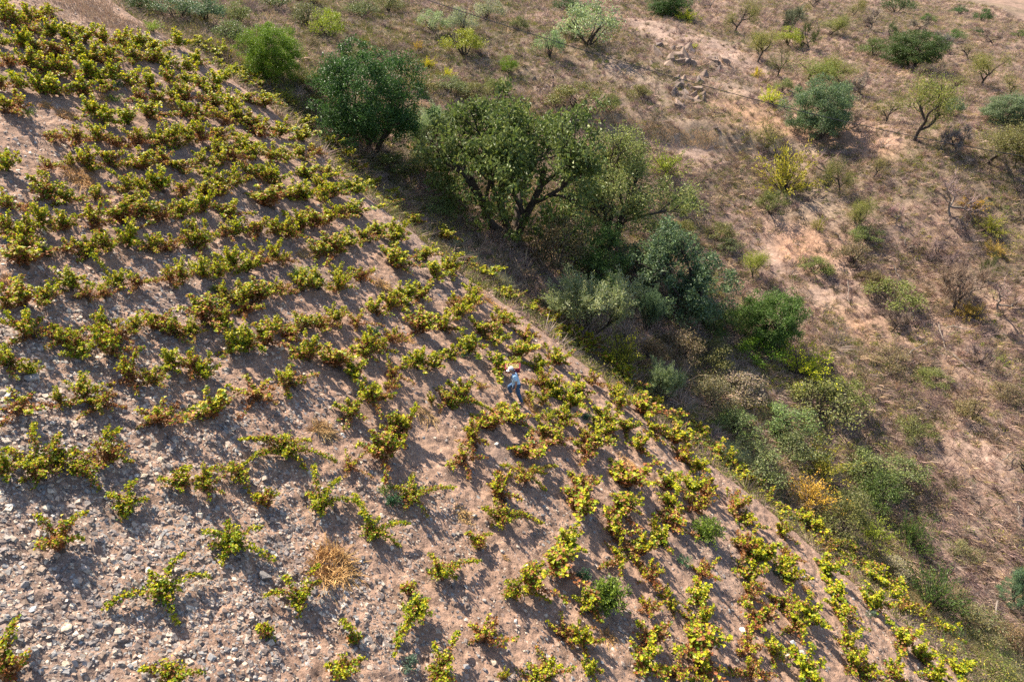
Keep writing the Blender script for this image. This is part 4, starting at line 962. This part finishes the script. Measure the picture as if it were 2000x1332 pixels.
# tints (linear)
DKG = (.045, .080, .026); MDG = (.075, .110, .034); BRG = (.125, .175, .022); OLV = (.125, .125, .045); SIL = (.22, .245, .165); GRG = (.12, .135, .062); BLG = (.10, .13, .088)
YEL = (.44, .40, .03); YGR = (.21, .22, .035); ORG = (.44, .24, .05); BRN = (.15, .11, .075); PNK = (.24, .165, .14); GLD = (.34, .26, .07); ALM = (.17, .165, .05); PAL = (.17, .18, .085); TWG = (.20, .16, .135)
KIND = {'dense': 'tree', 'airy': 'tree', 'ash': 'tree', 'olive': 'tree', 'almond': 'almond tree', 'thin': 'almond tree', 'bare': 'bare tree', 'dead': 'dead tree', 'shrub': 'shrub', 'broom': 'shrub'}
NAME = {'dense': 'evergreen_tree', 'airy': 'oak_tree', 'ash': 'ash_tree', 'olive': 'olive_tree', 'almond': 'almond_tree', 'thin': 'almond_tree', 'bare': 'bare_tree', 'dead': 'dead_tree', 'shrub': 'shrub', 'broom': 'shrub'}
# (u, v of the foot, width px, height px, kind, tint, label or None, landmark phrase or None)
TR = [(541, 172, 84, 100, 'dense', BRG, 'bright green round-crowned tree with visible trunk beside the plot edge', 'bright green round tree'),
 (728, 318, 160, 186, 'dense', DKG, 'big dark green bushy evergreen just outside the plot edge', 'big dark evergreen'),
 (840, 302, 84, 80, 'olive', SIL, 'silvery olive tree right of the big dark evergreen', 'silvery olive by dark evergreen'),
 (1000, 500, 320, 262, 'airy', (.105, .125, .038), 'largest tree, broad open green crown showing dark limbs', 'largest broad tree'),
 (1195, 490, 170, 200, 'ash', PAL, 'pale olive-grey tree leaning against the largest broad tree', 'pale olive-grey tree'),
 (1090, 540, 90, 110, 'shrub', BRN, 'brown half-dead bush under the largest broad tree', None),
 (1160, 560, 130, 120, 'ash', MDG, 'mid-green feathery tree between silver olive and pale tree', None),
 (1330, 640, 155, 175, 'airy', BLG, 'tall grey-green holm oak rising from the ravine', 'tall grey-green oak'),
 (1150, 668, 128, 130, 'olive', SIL, 'large silver olive right at the vineyard edge', 'large silver olive'),
 (1258, 655, 56, 84, 'olive', BLG, 'slim grey olive between the large silver olive and shade', None),
 (1292, 792, 52, 78, 'olive', SIL, 'small silver olive in the dark ravine shade', 'small silver olive'),
 (1495, 690, 96, 110, 'dense', MDG, 'mid-green rounded tree above the yellow bush', 'mid-green rounded tree'),
 (1410, 664, 66, 58, 'shrub', MDG, 'green shrub left of the mid-green rounded tree', None), (1480, 712, 74, 44, 'shrub', BRG, 'bright green shrub at the foot of the mid-green tree', None),
 (1566, 748, 112, 62, 'broom', YEL, 'bright yellow broom bush below the mid-green rounded tree', 'bright yellow broom'),
 (1215, 730, 78, 78, 'broom', YGR, 'yellow-green thorny bush reaching over the vineyard edge', 'yellow-green thorny bush'),
 (1330, 710, 84, 66, 'shrub', BRN, None, None), (1270, 720, 60, 50, 'shrub', BRN, None, None), (1390, 720, 70, 56, 'shrub', OLV, None, None), (1180, 576, 56, 34, 'shrub', BRG, None, None), (1385, 800, 84, 66, 'shrub', BRN, None, None),
 (1440, 780, 80, 56, 'shrub', TWG, None, None), (1640, 800, 76, 56, 'shrub', OLV, None, None), (1600, 830, 112, 74, 'shrub', GRG, 'wide dark green bush below the bright yellow broom', 'wide bush below the broom'), (1430, 850, 80, 50, 'shrub', GRG, None, None), (1530, 850, 90, 56, 'shrub', GRG, None, None),
 (1470, 930, 100, 64, 'shrub', GRG, 'dark grey-green bush with pale grass at the plot edge', 'dark bush with pale grass'), (1560, 905, 84, 60, 'shrub', GRG, None, None), (1600, 945, 104, 76, 'broom', YGR, 'yellow-green broom thicket above the orange bush', 'yellow-green broom thicket'),
 (1578, 995, 92, 64, 'broom', ORG, 'orange-leaved thorny bush beside the lower plot edge', 'orange-leaved bush'), (1705, 995, 80, 72, 'shrub', MDG, 'dark green bush above the deepest ravine shadow', 'bush above deepest shadow'), (1690, 935, 84, 56, 'shrub', GRG, None, None), (1755, 955, 84, 56, 'shrub', GRG, None, None),
 (1640, 1060, 80, 76, 'shrub', GRG, None, None), (1700, 1064, 66, 48, 'broom', YGR, 'yellow twiggy bush in the deepest ravine shadow', None), (1775, 1078, 66, 76, 'broom', MDG, 'upright green broom right of the deepest shadow', None), (1815, 1200, 112, 96, 'broom', MDG, 'big green bush at the grassy lower plot edge', 'big green bush by grassy verge'),
 (1660, 1010, 70, 60, 'shrub', GRG, None, None), (1740, 1130, 60, 40, 'shrub', TWG, None, None), (2000, 955, 70, 84, 'thin', OLV, 'dark leaning almond tree cut by the right edge', 'almond cut by right edge'), (1978, 1190, 56, 68, 'ash', BLG, 'small grey-green tree at the lower right', None),
 (1910, 1245, 76, 50, 'shrub', BRN, None, None), (1960, 1260, 60, 40, 'shrub', BRN, None, None), (1860, 1180, 50, 36, 'shrub', BRN, None, None), (1880, 1090, 50, 26, 'shrub', BRN, None, None), (775, 352, 74, 44, 'shrub', OLV, 'dark olive bush at the foot of the big dark evergreen', None), (830, 345, 70, 44, 'shrub', OLV, None, None), (860, 440, 60, 50, 'shrub', GRG, None, None),
 # upper left hillside
 (275, 30, 56, 32, 'shrub', DKG, None, None), (345, 52, 76, 50, 'shrub', BLG, None, None), (402, 58, 66, 48, 'shrub', BLG, None, None), (466, 52, 54, 38, 'shrub', GRG, None, None), (455, 100, 62, 44, 'shrub', GRG, None, None), (645, 86, 58, 52, 'shrub', YGR, 'yellow-green rounded shrub right of the bright green tree', 'yellow-green rounded shrub'),
 (607, 104, 32, 26, 'shrub', BRN, None, None), (597, 182, 48, 38, 'shrub', OLV, 'small olive-green round bush at the foot of bright green tree', None), (555, 210, 50, 26, 'broom', YGR, None, None), (600, 60, 60, 40, 'shrub', GRG, None, None), (540, 30, 60, 36, 'shrub', GRG, None, None), (610, 20, 56, 30, 'shrub', OLV, None, None),
 (705, 44, 62, 38, 'shrub', GRG, None, None), (760, 30, 50, 30, 'shrub', OLV, None, None), (845, 70, 48, 38, 'shrub', SIL, None, None), (905, 74, 48, 46, 'shrub', SIL, None, None), (952, 46, 52, 42, 'shrub', SIL, None, None), (905, 118, 66, 48, 'shrub', YGR, None, None), (1150, 104, 100, 78, 'shrub', SIL, 'wide silver-green bush left of the bare pinkish slope', 'wide silver-green bush'),
 (1073, 120, 48, 48, 'shrub', SIL, None, None), (995, 150, 34, 34, 'shrub', BRG, None, None), (1012, 66, 30, 26, 'shrub', OLV, None, None), (837, 134, 28, 22, 'broom', YEL, 'small bright yellow bush on the hillside behind dark evergreen', None), (817, 103, 22, 20, 'broom', ORG, None, None), (874, 156, 24, 20, 'broom', YEL, None, None),
 (1110, 30, 50, 28, 'shrub', DKG, None, None), (820, 190, 64, 40, 'shrub', OLV, None, None), (880, 190, 64, 38, 'shrub', GRG, None, None), (930, 196, 50, 28, 'shrub', OLV, None, None), (1125, 222, 84, 40, 'shrub', OLV, None, None), (1192, 228, 38, 34, 'shrub', OLV, None, None), (1300, 350, 74, 56, 'broom', YGR, None, None), (1330, 420, 50, 46, 'shrub', MDG, None, None),
 (1400, 480, 50, 40, 'shrub', OLV, None, None), (1420, 500, 44, 34, 'shrub', GRG, None, None), (1330, 460, 40, 30, 'shrub', OLV, None, None), (690, 130, 50, 30, 'shrub', OLV, None, None), (1250, 200, 44, 26, 'shrub', OLV, None, None), (1260, 520, 44, 36, 'shrub', OLV, None, None), (970, 185, 40, 24, 'shrub', OLV, None, None),
 # far right hillside
 (1435, 66, 62, 64, 'almond', ALM, None, None), (1533, 68, 62, 54, 'bare', GRG, None, None), (1480, 122, 66, 64, 'almond', ALM, None, None), (1518, 154, 46, 60, 'thin', OLV, None, None), (1540, 96, 48, 34, 'shrub', YGR, None, None), (1575, 100, 42, 52, 'bare', OLV, None, None), (1585, 184, 84, 68, 'almond', ALM, None, None),
 (1640, 165, 52, 60, 'almond', ALM, None, None), (1665, 36, 40, 38, 'almond', ALM, None, None), (1778, 146, 86, 66, 'dense', DKG, 'round dark evergreen among almonds on the far hillside', 'round dark far evergreen'), (1705, 118, 52, 34, 'shrub', MDG, None, None), (1748, 32, 48, 32, 'shrub', DKG, None, None),
 (1785, 277, 100, 134, 'almond', ALM, 'large open almond tree with curved dark trunk', 'large open almond'), (1730, 242, 48, 56, 'thin', ALM, None, None), (1592, 286, 92, 108, 'dense', BLG, 'bluish-green round evergreen beside the red earth cutting', 'bluish-green round evergreen'), (1660, 250, 40, 40, 'bare', TWG, None, None),
 (1502, 211, 44, 35, 'broom', YEL, 'ball-shaped yellow bush on bare pinkish earth', 'ball-shaped yellow bush'), (1965, 254, 80, 58, 'dense', BLG, 'bluish-green evergreen near the right edge, far hillside', 'far right evergreen'), (1855, 232, 40, 34, 'shrub', BLG, None, None), (1915, 170, 62, 66, 'almond', ALM, None, None), (1970, 197, 52, 56, 'thin', ALM, None, None),
 (1970, 128, 26, 30, 'dead', PNK, None, None), (1872, 31, 26, 16, 'shrub', DKG, None, None), (1917, 48, 28, 24, 'shrub', DKG, None, None), (1862, 88, 28, 24, 'shrub', MDG, None, None), (1812, 50, 24, 18, 'shrub', MDG, None, None), (1907, 70, 20, 14, 'shrub', DKG, None, None), (1990, 80, 26, 16, 'shrub', MDG, None, None),
 (1870, 304, 54, 60, 'bare', TWG, None, None), (1930, 322, 110, 66, 'almond', OLV, 'low wide-spreading almond tree near the right edge', 'low wide almond'), (1500, 294, 58, 62, 'thin', ALM, None, None), (1530, 385, 98, 90, 'broom', (.27, .23, .04), 'large yellow-and-orange bush below the bluish-green evergreen', 'yellow-and-orange bush'), (1505, 425, 48, 48, 'shrub', OLV, None, None),
 (1605, 345, 54, 50, 'dead', PNK, 'white-twigged dead tree below the bluish-green evergreen', None), (1640, 374, 52, 74, 'almond', ALM, None, None), (1705, 352, 38, 54, 'thin', ALM, None, None), (1855, 424, 76, 94, 'dead', PNK, 'dark dead tree with crooked bare limbs on the dry slope', 'dark crooked dead tree'), (1905, 402, 42, 34, 'bare', TWG, None, None),
 (1900, 410, 44, 26, 'broom', ORG, None, None), (1748, 434, 28, 42, 'dead', PNK, None, None), (1670, 454, 54, 74, 'almond', ALM, None, None), (1597, 450, 28, 28, 'broom', YGR, None, None), (1932, 462, 54, 38, 'broom', YGR, None, None), (1870, 466, 46, 46, 'bare', TWG, None, None), (1340, 45, 36, 24, 'broom', YEL, None, None), (1305, 40, 64, 44, 'dense', DKG, None, None),
 (1355, 98, 14, 10, 'broom', YEL, None, None), (1477, 152, 20, 18, 'broom', YEL, None, None), (1527, 186, 30, 28, 'shrub', PAL, None, None), (1470, 545, 54, 66, 'almond', YGR, 'small yellow-green tree standing alone above the mid-green tree', 'small lone yellow-green tree'), (1662, 520, 64, 46, 'shrub', BRN, None, None), (1588, 538, 54, 36, 'shrub', OLV, None, None),
 (1848, 615, 100, 112, 'bare', PNK, 'pinkish leafless tree with dense twigs on the dry slope', 'pinkish twiggy tree'), (1890, 624, 48, 36, 'broom', GLD, 'golden rounded tussock right of the pinkish leafless tree', None), (1950, 610, 70, 80, 'dead', PNK, 'white-limbed dead tree near the right edge', None), (1835, 524, 60, 40, 'bare', PNK, None, None), (1930, 545, 48, 62, 'bare', OLV, None, None),
 (1740, 645, 54, 52, 'bare', TWG, None, None), (1775, 494, 42, 44, 'dead', PNK, None, None), (1735, 606, 84, 50, 'shrub', OLV, None, None), (1910, 706, 46, 48, 'bare', TWG, None, None), (1690, 480, 50, 30, 'shrub', GRG, None, None), (1940, 500, 44, 30, 'broom', GLD, None, None), (1600, 20, 44, 36, 'bare', TWG, None, None), (1385, 20, 30, 34, 'dead', PNK, None, None), (1820, 165, 50, 40, 'bare', TWG, None, None),
 (1690, 60, 44, 40, 'bare', TWG, None, None), (1620, 70, 50, 40, 'almond', ALM, None, None), (1730, 80, 44, 38, 'bare', GRG, None, None), (1890, 120, 44, 36, 'thin', ALM, None, None), (1840, 100, 44, 36, 'bare', TWG, None, None), (1940, 90, 36, 30, 'bare', TWG, None, None), (1560, 40, 36, 34, 'thin', ALM, None, None), (1690, 190, 46, 50, 'bare', TWG, None, None), (1850, 190, 50, 48, 'thin', ALM, None, None),
 (1985, 330, 50, 56, 'bare', OLV, None, None), (1790, 60, 36, 30, 'bare', TWG, None, None), (1980, 430, 50, 50, 'bare', TWG, None, None), (1700, 560, 44, 30, 'shrub', BRN, None, None), (1820, 760, 54, 34, 'shrub', OLV, None, None), (1740, 720, 60, 40, 'shrub', BRN, None, None), (1900, 830, 60, 40, 'shrub', BRN, None, None), (1780, 860, 60, 36, 'shrub', OLV, None, None), (1960, 780, 50, 36, 'shrub', BRN, None, None)]
TREE_OBJ = []
def place_trees():
    rng = random.Random(4)
    cnt = {}
    for (u, v, wp, hp, kind, tint, lab, short) in TR:
        trunked = kind in ('almond', 'thin', 'bare', 'dead')
        p, t = hit([u], [v - (0 if trunked else .13 * wp)]); p = p[0]; t = t[0]
        p[2] = float(scrub_ground(p[:1], p[1:2])[0]) - .05
        i = cnt.get(kind, 0); cnt[kind] = i + 1; T = PROTO[kind][i % len(PROTO[kind])]
        th = math.atan2(-p[2], p[1]); W = wp * t / FPX
        H = max(.55 * W if not trunked else .8 * W, (hp * t / FPX - .35 * W * math.sin(th)) / math.cos(th))
        tint_ = [c * 1.4 for c in tint]; e = empty(NAME[kind], p); s = W / T.w * (1.06 if trunked else 1.2); H = H * (1 if trunked else 1.08)
        e.scale = (s, s, H / T.h); e.rotation_euler = (0, 0, rng.uniform(0, 6.28))
        a = link(T.names[0], T.wood, e)
        if T.crown:
            b = link(T.names[1], T.crown, e); b.color = (*[c * rng.uniform(.9, 1.1) for c in tint_], 1)
        e['category'] = KIND[kind]; e['group'] = {'tree': 'trees in the ravine and on the hillside', 'almond tree': 'almond trees on the dry hillside', 'bare tree': 'leafless trees on the dry hillside', 'dead tree': 'leafless trees on the dry hillside', 'shrub': 'shrubs on the hillside'}[KIND[kind]]
        if lab: e['label'] = lab
        if short: TREE_LAND.append((u, v - hp * .5, short))
        TREE_OBJ.append((e, u, v - hp * .5, kind, tint, wp))
TREE_LAND = []
place_trees()

# ------------------------------------------------------------------ rock outcrop, fallen branches
def _oc():
    r = random.Random(8); out = []
    for (u0, v0, u1, v1, n, big) in ((1270, 92, 1350, 150, 16, 30), (1320, 110, 1345, 132, 5, 34), (1385, 118, 1412, 142, 6, 30), (1300, 150, 1365, 165, 6, 20), (1320, 168, 1372, 212, 16, 32), (1355, 150, 1380, 164, 3, 30), (1030, 145, 1080, 176, 10, 17), (955, 165, 985, 180, 3, 14), (1575, 618, 1590, 630, 3, 12), (1392, 245, 1406, 256, 2, 12)):
        for k in range(n): out.append((r.uniform(u0, u1), r.uniform(v0, v1), big * r.uniform(.6, 1.15)))
    return out
OC = _oc()
JAG = [rock_mesh(300 + i, [.7, .9, .55, .8][i], 10) for i in range(4)]
OC_OBJ = []
for k, (u, v, wp) in enumerate(OC):
    p, t = hit([u], [v]); p = p[0]; s = wp * t[0] / FPX / 2 * 1.25; p[2] = float(scrub_ground(p[:1], p[1:2])[0]) - s * .05
    o = link('boulder', JAG[(k * 5) % 4], None, category='boulder', group='boulders on the dry hillside')
    o.location = p; o.scale = (s * 1.1, s * .8, s * 1.2); o.rotation_euler = (.5 * math.sin(k * 3.1), .5 + .4 * math.sin(k), k * 2.1); o.color = (*[(.22, .155, .12), (.28, .20, .155), (.17, .13, .115)][k % 3], 1)
    OC_OBJ.append((o, u, v, wp))
BR_ = [(1652, 560, 1658, 597), (1832, 640, 1846, 690), (1858, 700, 1905, 735), (1768, 702, 1812, 672), (1742, 530, 1760, 556), (1943, 1182, 1936, 1232), (1848, 645, 1900, 650), (1470, 1000, 0, 0), (1955, 905, 1985, 885), (1420, 402, 1440, 412), (1630, 462, 1648, 476), (1985, 1000, 1990, 1040)]
BR_OBJ = []
for k, (a, b, c, d) in enumerate(BR_):
    if not c: continue
    q, t = hit([a, c], [b, d]); q[:, 2] = scrub_ground(q[:, 0], q[:, 1]) + np.array([.45, .25])
    rng = np.random.default_rng(k); s = np.linspace(0, 1, 6)[:, None]; pts = q[0] + (q[1] - q[0]) * s + rng.normal(0, .05, (6, 3)) - q[0]
    tb = TB(); tube(tb, pts, np.linspace(.05, .02, 6), (1, 1, 1), 5); tube(tb, np.array([pts[3], pts[3] + rng.normal(0, .3, 3) + [0, 0, .2]]), [.025, .012], (1, 1, 1), 4)
    o = link('fallen_branch', tb.mesh('fallen_branch', M_DEAD), None, category='branch', group='bleached fallen branches on the dry slope'); o.location = q[0]; BR_OBJ.append((o, (a + c) / 2, (b + d) / 2))

# ------------------------------------------------------------------ dry grass, scrub and verge grass
def scatter(n, seed, p_of, dmin=.3, boost=1.0, fall=46.0):
    rng = np.random.default_rng(seed); out = []
    tot = 0
    while tot < n:
        x = rng.uniform(-60, 110, n * 4); y = rng.uniform(4, 190, n * 4)
        d = edge_d(x, y); ok = d > dmin; x, y, d = x[ok], y[ok], d[ok]
        P = np.stack([x, y, height(x, y)], -1); ok = in_view(P, 70); P, d = P[ok], d[ok]
        u, v, dep = project(P)
        pr = np.minimum(1, (fall / dep) ** 1.6) * p_of(P, d)
        P = P[rng.uniform(size=len(P)) < pr]; out.append(P); tot += len(P)
    P = np.concatenate(out)[:n]; P[:, 2] = scrub_ground(P[:, 0], P[:, 1]); return P, rng
def p_grass(P, d):
    bare, red = scrub_fields(P[:, 0], P[:, 1])
    return np.clip(1 - bare * .72, .2, 1) * (.30 + .70 * sstep(.35, .6, fbm(P[:, 0] * .55, P[:, 1] * .55, 91, 3)))
def dry_grass(n=100000, nb=9):
    P, rng = scatter(n, 77, p_grass)
    h = np.exp(rng.normal(-.85, .4, n)); tint = fbm(P[:, 0] * .28, P[:, 1] * .28, 93, 3); o = olive_field(P[:, 0], P[:, 1])
    pal = np.array([(.48, .32, .235), (.38, .25, .20), (.60, .43, .26), (.25, .175, .15), (.33, .22, .17), (.52, .37, .29)])
    k = rng.integers(0, 6, n); col = pal[k] * rng.uniform(.65, 1.25, (n, 1)) * (.75 + .5 * tint[:, None])
    ol = rng.uniform(size=n) < .12 + o * .5
    col[ol] = np.array([(.15, .15, .04), (.24, .21, .06), (.11, .12, .045)])[rng.integers(0, 3, ol.sum())] * rng.uniform(.8, 1.3, (ol.sum(), 1))
    Q = np.repeat(P, nb, 0); m = n * nb
    Q = Q + np.stack([rng.normal(0, .10, m), rng.normal(0, .10, m), np.zeros(m)], -1)
    D = np.stack([rng.normal(0, .6, m), rng.normal(0, .6, m), np.abs(rng.normal(.8, .3, m))], -1)
    tb = TB(); blades(tb, Q, D, np.repeat(h, nb) * rng.uniform(.6, 1.3, m), rng.uniform(.016, .042, m), np.repeat(col, nb, 0) * rng.uniform(.75, 1.25, (m, 1)), .35)
    link('dry_grass', tb.mesh('dry_grass', M_GRASS), None, kind='stuff', label='dry straw-coloured grass and dead stalks covering the far hillside', category='dry grass')
def dry_brush(n=17000, nb=44):
    def pr(P, d):
        bare, red = scrub_fields(P[:, 0], P[:, 1]); return np.clip(1 - .85 * bare, .05, 1) * (.22 + .78 * sstep(.42, .6, fbm(P[:, 0] * .5, P[:, 1] * .5, 191, 3)))
    P, rng = scatter(n, 79, pr, .8)
    r = np.exp(rng.normal(-.68, .38, n))
    pal = np.array([(.30, .20, .175), (.22, .15, .14), (.37, .25, .205), (.26, .20, .17), (.33, .23, .14), (.42, .32, .26), (.20, .155, .10)])
    col = pal[rng.integers(0, len(pal), n)] * rng.uniform(.75, 1.25, (n, 1)); m = n * nb
    D = runit(rng, m); D[:, 2] = np.abs(D[:, 2]) * 1.0 + .12
    Q = np.repeat(P, nb, 0) + np.stack([rng.normal(0, .12, m), rng.normal(0, .12, m), np.zeros(m)], -1)
    tb = TB(); blades(tb, Q, D, np.repeat(r, nb) * rng.uniform(.5, 1.2, m), rng.uniform(.020, .050, m), np.repeat(col, nb, 0) * rng.uniform(.7, 1.3, (m, 1)), .15)
    link('dry_brush', tb.mesh('dry_brush', M_GRASS), None, kind='stuff', label='grey-violet dead brush bristling all over the far hillside', category='dry brush')
def low_scrub(n=26000, nl=44):
    def pr(P, d):
        bare, red = scrub_fields(P[:, 0], P[:, 1]); return np.clip(1 - 1.15 * bare, 0, 1) * (.30 + .70 * olive_field(P[:, 0], P[:, 1])) * (.12 + .88 * sstep(.42, .6, fbm(P[:, 0] * .6, P[:, 1] * .6, 97, 3)))
    P, rng = scatter(n, 78, pr, 1.6)
    d = edge_d(P[:, 0], P[:, 1])
    r = np.exp(rng.normal(-1.0, .42, n)) * (1 + .8 * sstep(16, 5, d))
    pal = np.array([(.20, .20, .05), (.15, .165, .06), (.27, .24, .06), (.25, .18, .11), (.20, .15, .10), (.34, .31, .05), (.18, .23, .045), (.17, .185, .10)])
    col = pal[rng.integers(0, len(pal), n)] * rng.uniform(.7, 1.25, (n, 1))
    m = n * nl; off = runit(rng, m) * rng.uniform(.15, 1, (m, 1)) ** .5; off[:, 2] = np.abs(off[:, 2]) * .95
    Q = np.repeat(P, nl, 0) + off * np.repeat(r, nl)[:, None]
    L = rng.uniform(.06, .14, m)
    tb = TB(); leaves(tb, Q, runit(rng, m) + [0, 0, .5], norm(runit(rng, m) + [0, 0, .6]), L, L * .45, np.repeat(col, nl, 0) * rng.uniform(.7, 1.3, (m, 1)))
    link('low_scrub', tb.mesh('low_scrub', M_GRASS), None, kind='stuff', label='low olive and brown scrub scattered thickly over the hillside', category='scrub')
def verge():
    rng = np.random.default_rng(9); tb = TB()
    def strip(pts, n, wdt, h, pal, dens=1.0):
        q, t = hit([a for a, b in pts], [b for a, b in pts]); s = rng.uniform(0, len(pts) - 1.001, n); k = s.astype(int); f = (s - k)[:, None]
        P = q[k] * (1 - f) + q[k + 1] * f; P[:, :2] += rng.normal(0, wdt, (n, 2))
        keep = fbm(P[:, 0] * 1.1, P[:, 1] * 1.1, 99, 2) > .38; P = P[keep]; n = len(P)
        P[:, 2] = np.where(edge_d(P[:, 0], P[:, 1]) < .3, vine_ground(P[:, 0], P[:, 1]), scrub_ground(P[:, 0], P[:, 1]))
        D = np.stack([rng.normal(0, .4, n), rng.normal(0, .4, n), np.ones(n)], -1)
        blades(tb, P, D, h * rng.uniform(.5, 1.25, n), rng.uniform(.010, .022, n), pick(rng, pal, n, .25), .3)
    ST_ = [(.50, .38, .20), (.44, .33, .18), (.56, .44, .26)]; GN = [(.30, .30, .12), (.24, .27, .10), (.38, .34, .16)]
    strip([(425, 82), (470, 118), (510, 145), (545, 168)], 4200, .35, .55, ST_)
    strip([(300, 20), (350, 62), (400, 100)], 1500, .5, .4, GN + ST_)
    strip([(440, 140), (500, 190), (560, 235), (620, 290), (680, 345), (730, 385), (800, 440), (880, 500), (960, 560), (1060, 618)], 9000, .45, .5, ST_ + GN)
    strip([(1060, 618), (1180, 712), (1300, 805), (1420, 900)], 2600, .4, .5, ST_ + GN)
    strip([(885, 478), (905, 500), (925, 520)], 900, .3, .8, [(.42, .42, .25), (.36, .36, .22)]); strip([(965, 545), (990, 560)], 700, .3, .8, [(.42, .42, .25), (.48, .42, .28)])
    strip([(1410, 895), (1450, 905), (1470, 920)], 1500, .4, 1.0, [(.40, .42, .24), (.34, .38, .22)])
    strip([(1730, 1130), (1770, 1165), (1820, 1215), (1870, 1262), (1910, 1300)], 9000, .5, .65, ST_ + [(.46, .42, .18)])
    strip([(1900, 1275), (1940, 1300), (1985, 1330)], 5200, .9, .6, GN + [(.36, .38, .14)])
    strip([(1930, 1250), (1990, 1290)], 2600, 1.0, .6, GN)
    strip([(150, 20), (220, 40), (300, 75)], 3000, 1.1, .28, [(.36, .24, .17), (.40, .30, .20), (.30, .20, .15)])
    strip([(130, 8), (220, 22), (290, 50)], 2200, .9, .28, [(.36, .24, .17), (.40, .30, .20)])
    strip([(805, 205), (950, 206), (1100, 229), (1250, 255), (1400, 276)], 16000, .4, .5, [(.60, .44, .26), (.52, .36, .22), (.66, .50, .32)])
    strip([(1760, 20), (1850, 40), (1990, 60)], 5000, 3.0, .6, [(.48, .40, .18), (.42, .36, .17)])
    link('verge_grass', tb.mesh('verge_grass', M_GRASS), None, kind='stuff', label='pale dry grass along the vineyard edge and the old path', category='grass')
dry_grass(); dry_brush(); low_scrub(); verge()

# ------------------------------------------------------------------ labels that single each repeat out
SECT = ['right of', 'above and right of', 'above', 'above and left of', 'left of', 'below and left of', 'below', 'below and right of']
ORD = ['nearest', 'second', 'third', 'fourth', 'fifth', 'sixth', 'seventh', 'eighth', 'ninth', 'tenth']
def relabel(items, lands, maxr=10):
    """items: (object, u, v, description). Ranks each among its like in one direction from a landmark"""
    best = {}
    for (lu, lv, ph) in lands:
        by = {}
        for it in items:
            du, dv = it[1] - lu, lv - it[2]
            sct = int(round(math.atan2(dv, du) / (PI / 4))) % 8
            by.setdefault((it[3], sct), []).append((math.hypot(du, dv), it))
        for (ds_, sct), L in by.items():
            L.sort(key=lambda q: q[0])
            for r, (dist, it) in enumerate(L[:min(10, maxr)]):
                if dist < 5: continue
                cost = dist * (1 + .5 * r)
                txt = '%s, %s one %s the %s' % (ds_, ORD[r], SECT[sct], ph)
                cur = best.setdefault(it[0].name, [])
                cur.append((cost, txt, it[0]))
    used = set()
    for nm, L in best.items():
        L.sort(key=lambda q: q[0])
        for c, txt, o in L:
            if txt not in used and len(txt.split()) <= 16:
                o['label'] = txt; used.add(txt); break
VL = [(u, v, ph.replace('the walking', 'walking')) for u, v, ph in LAND] + [(u, v, ph) for u, v, ph in TREE_LAND if ph in ('bright green round tree', 'big dark evergreen', 'large silver olive', 'yellow-green thorny bush', 'orange-leaved bush', 'big green bush by grassy verge', 'largest broad tree', 'small silver olive')]
def vdesc(W, cls):
    sz = 'small' if W < .92 else ('large' if W > 1.3 else '')
    c = {'g': 'leafy green grapevine', 'y': 'yellow-green grapevine', 'r': 'browning grapevine'}[cls]
    return (sz + ' ' + c).strip()
relabel([(o, u, v, vdesc(W, c)) for (o, u, v, W, c) in VINE_OBJ if not o.get('label')], VL)
TINTN = {DKG: 'dark green', MDG: 'mid-green', BRG: 'bright green', OLV: 'olive-brown', SIL: 'silvery', GRG: 'grey-green', BLG: 'bluish-green', YEL: 'yellow', YGR: 'yellow-green', ORG: 'orange', BRN: 'brown', PNK: 'pale', GLD: 'golden', ALM: 'olive-green', PAL: 'pale green', TWG: 'brown-twigged'}
def tdesc(k, t, wp):
    n = {'almond': 'almond tree', 'thin': 'sparse almond tree', 'bare': 'leafless tree', 'dead': 'dead tree', 'shrub': 'shrub', 'broom': 'broom bush', 'dense': 'evergreen tree', 'olive': 'olive tree', 'ash': 'feathery tree', 'airy': 'open tree'}[k]
    return '%s %s' % (TINTN.get(t, 'yellowish'), n)
relabel([(o, u, v, tdesc(k, t, wp)) for (o, u, v, k, t, wp) in TREE_OBJ if not o.get('label')], TREE_LAND)
relabel([(o, u, v, ('small' if w_ < 18 else 'medium' if w_ < 26 else 'large') + ' jagged boulder') for (o, u, v, w_) in OC_OBJ], TREE_LAND)
relabel([(o, u, v, 'bleached fallen branch') for (o, u, v) in BR_OBJ], TREE_LAND)
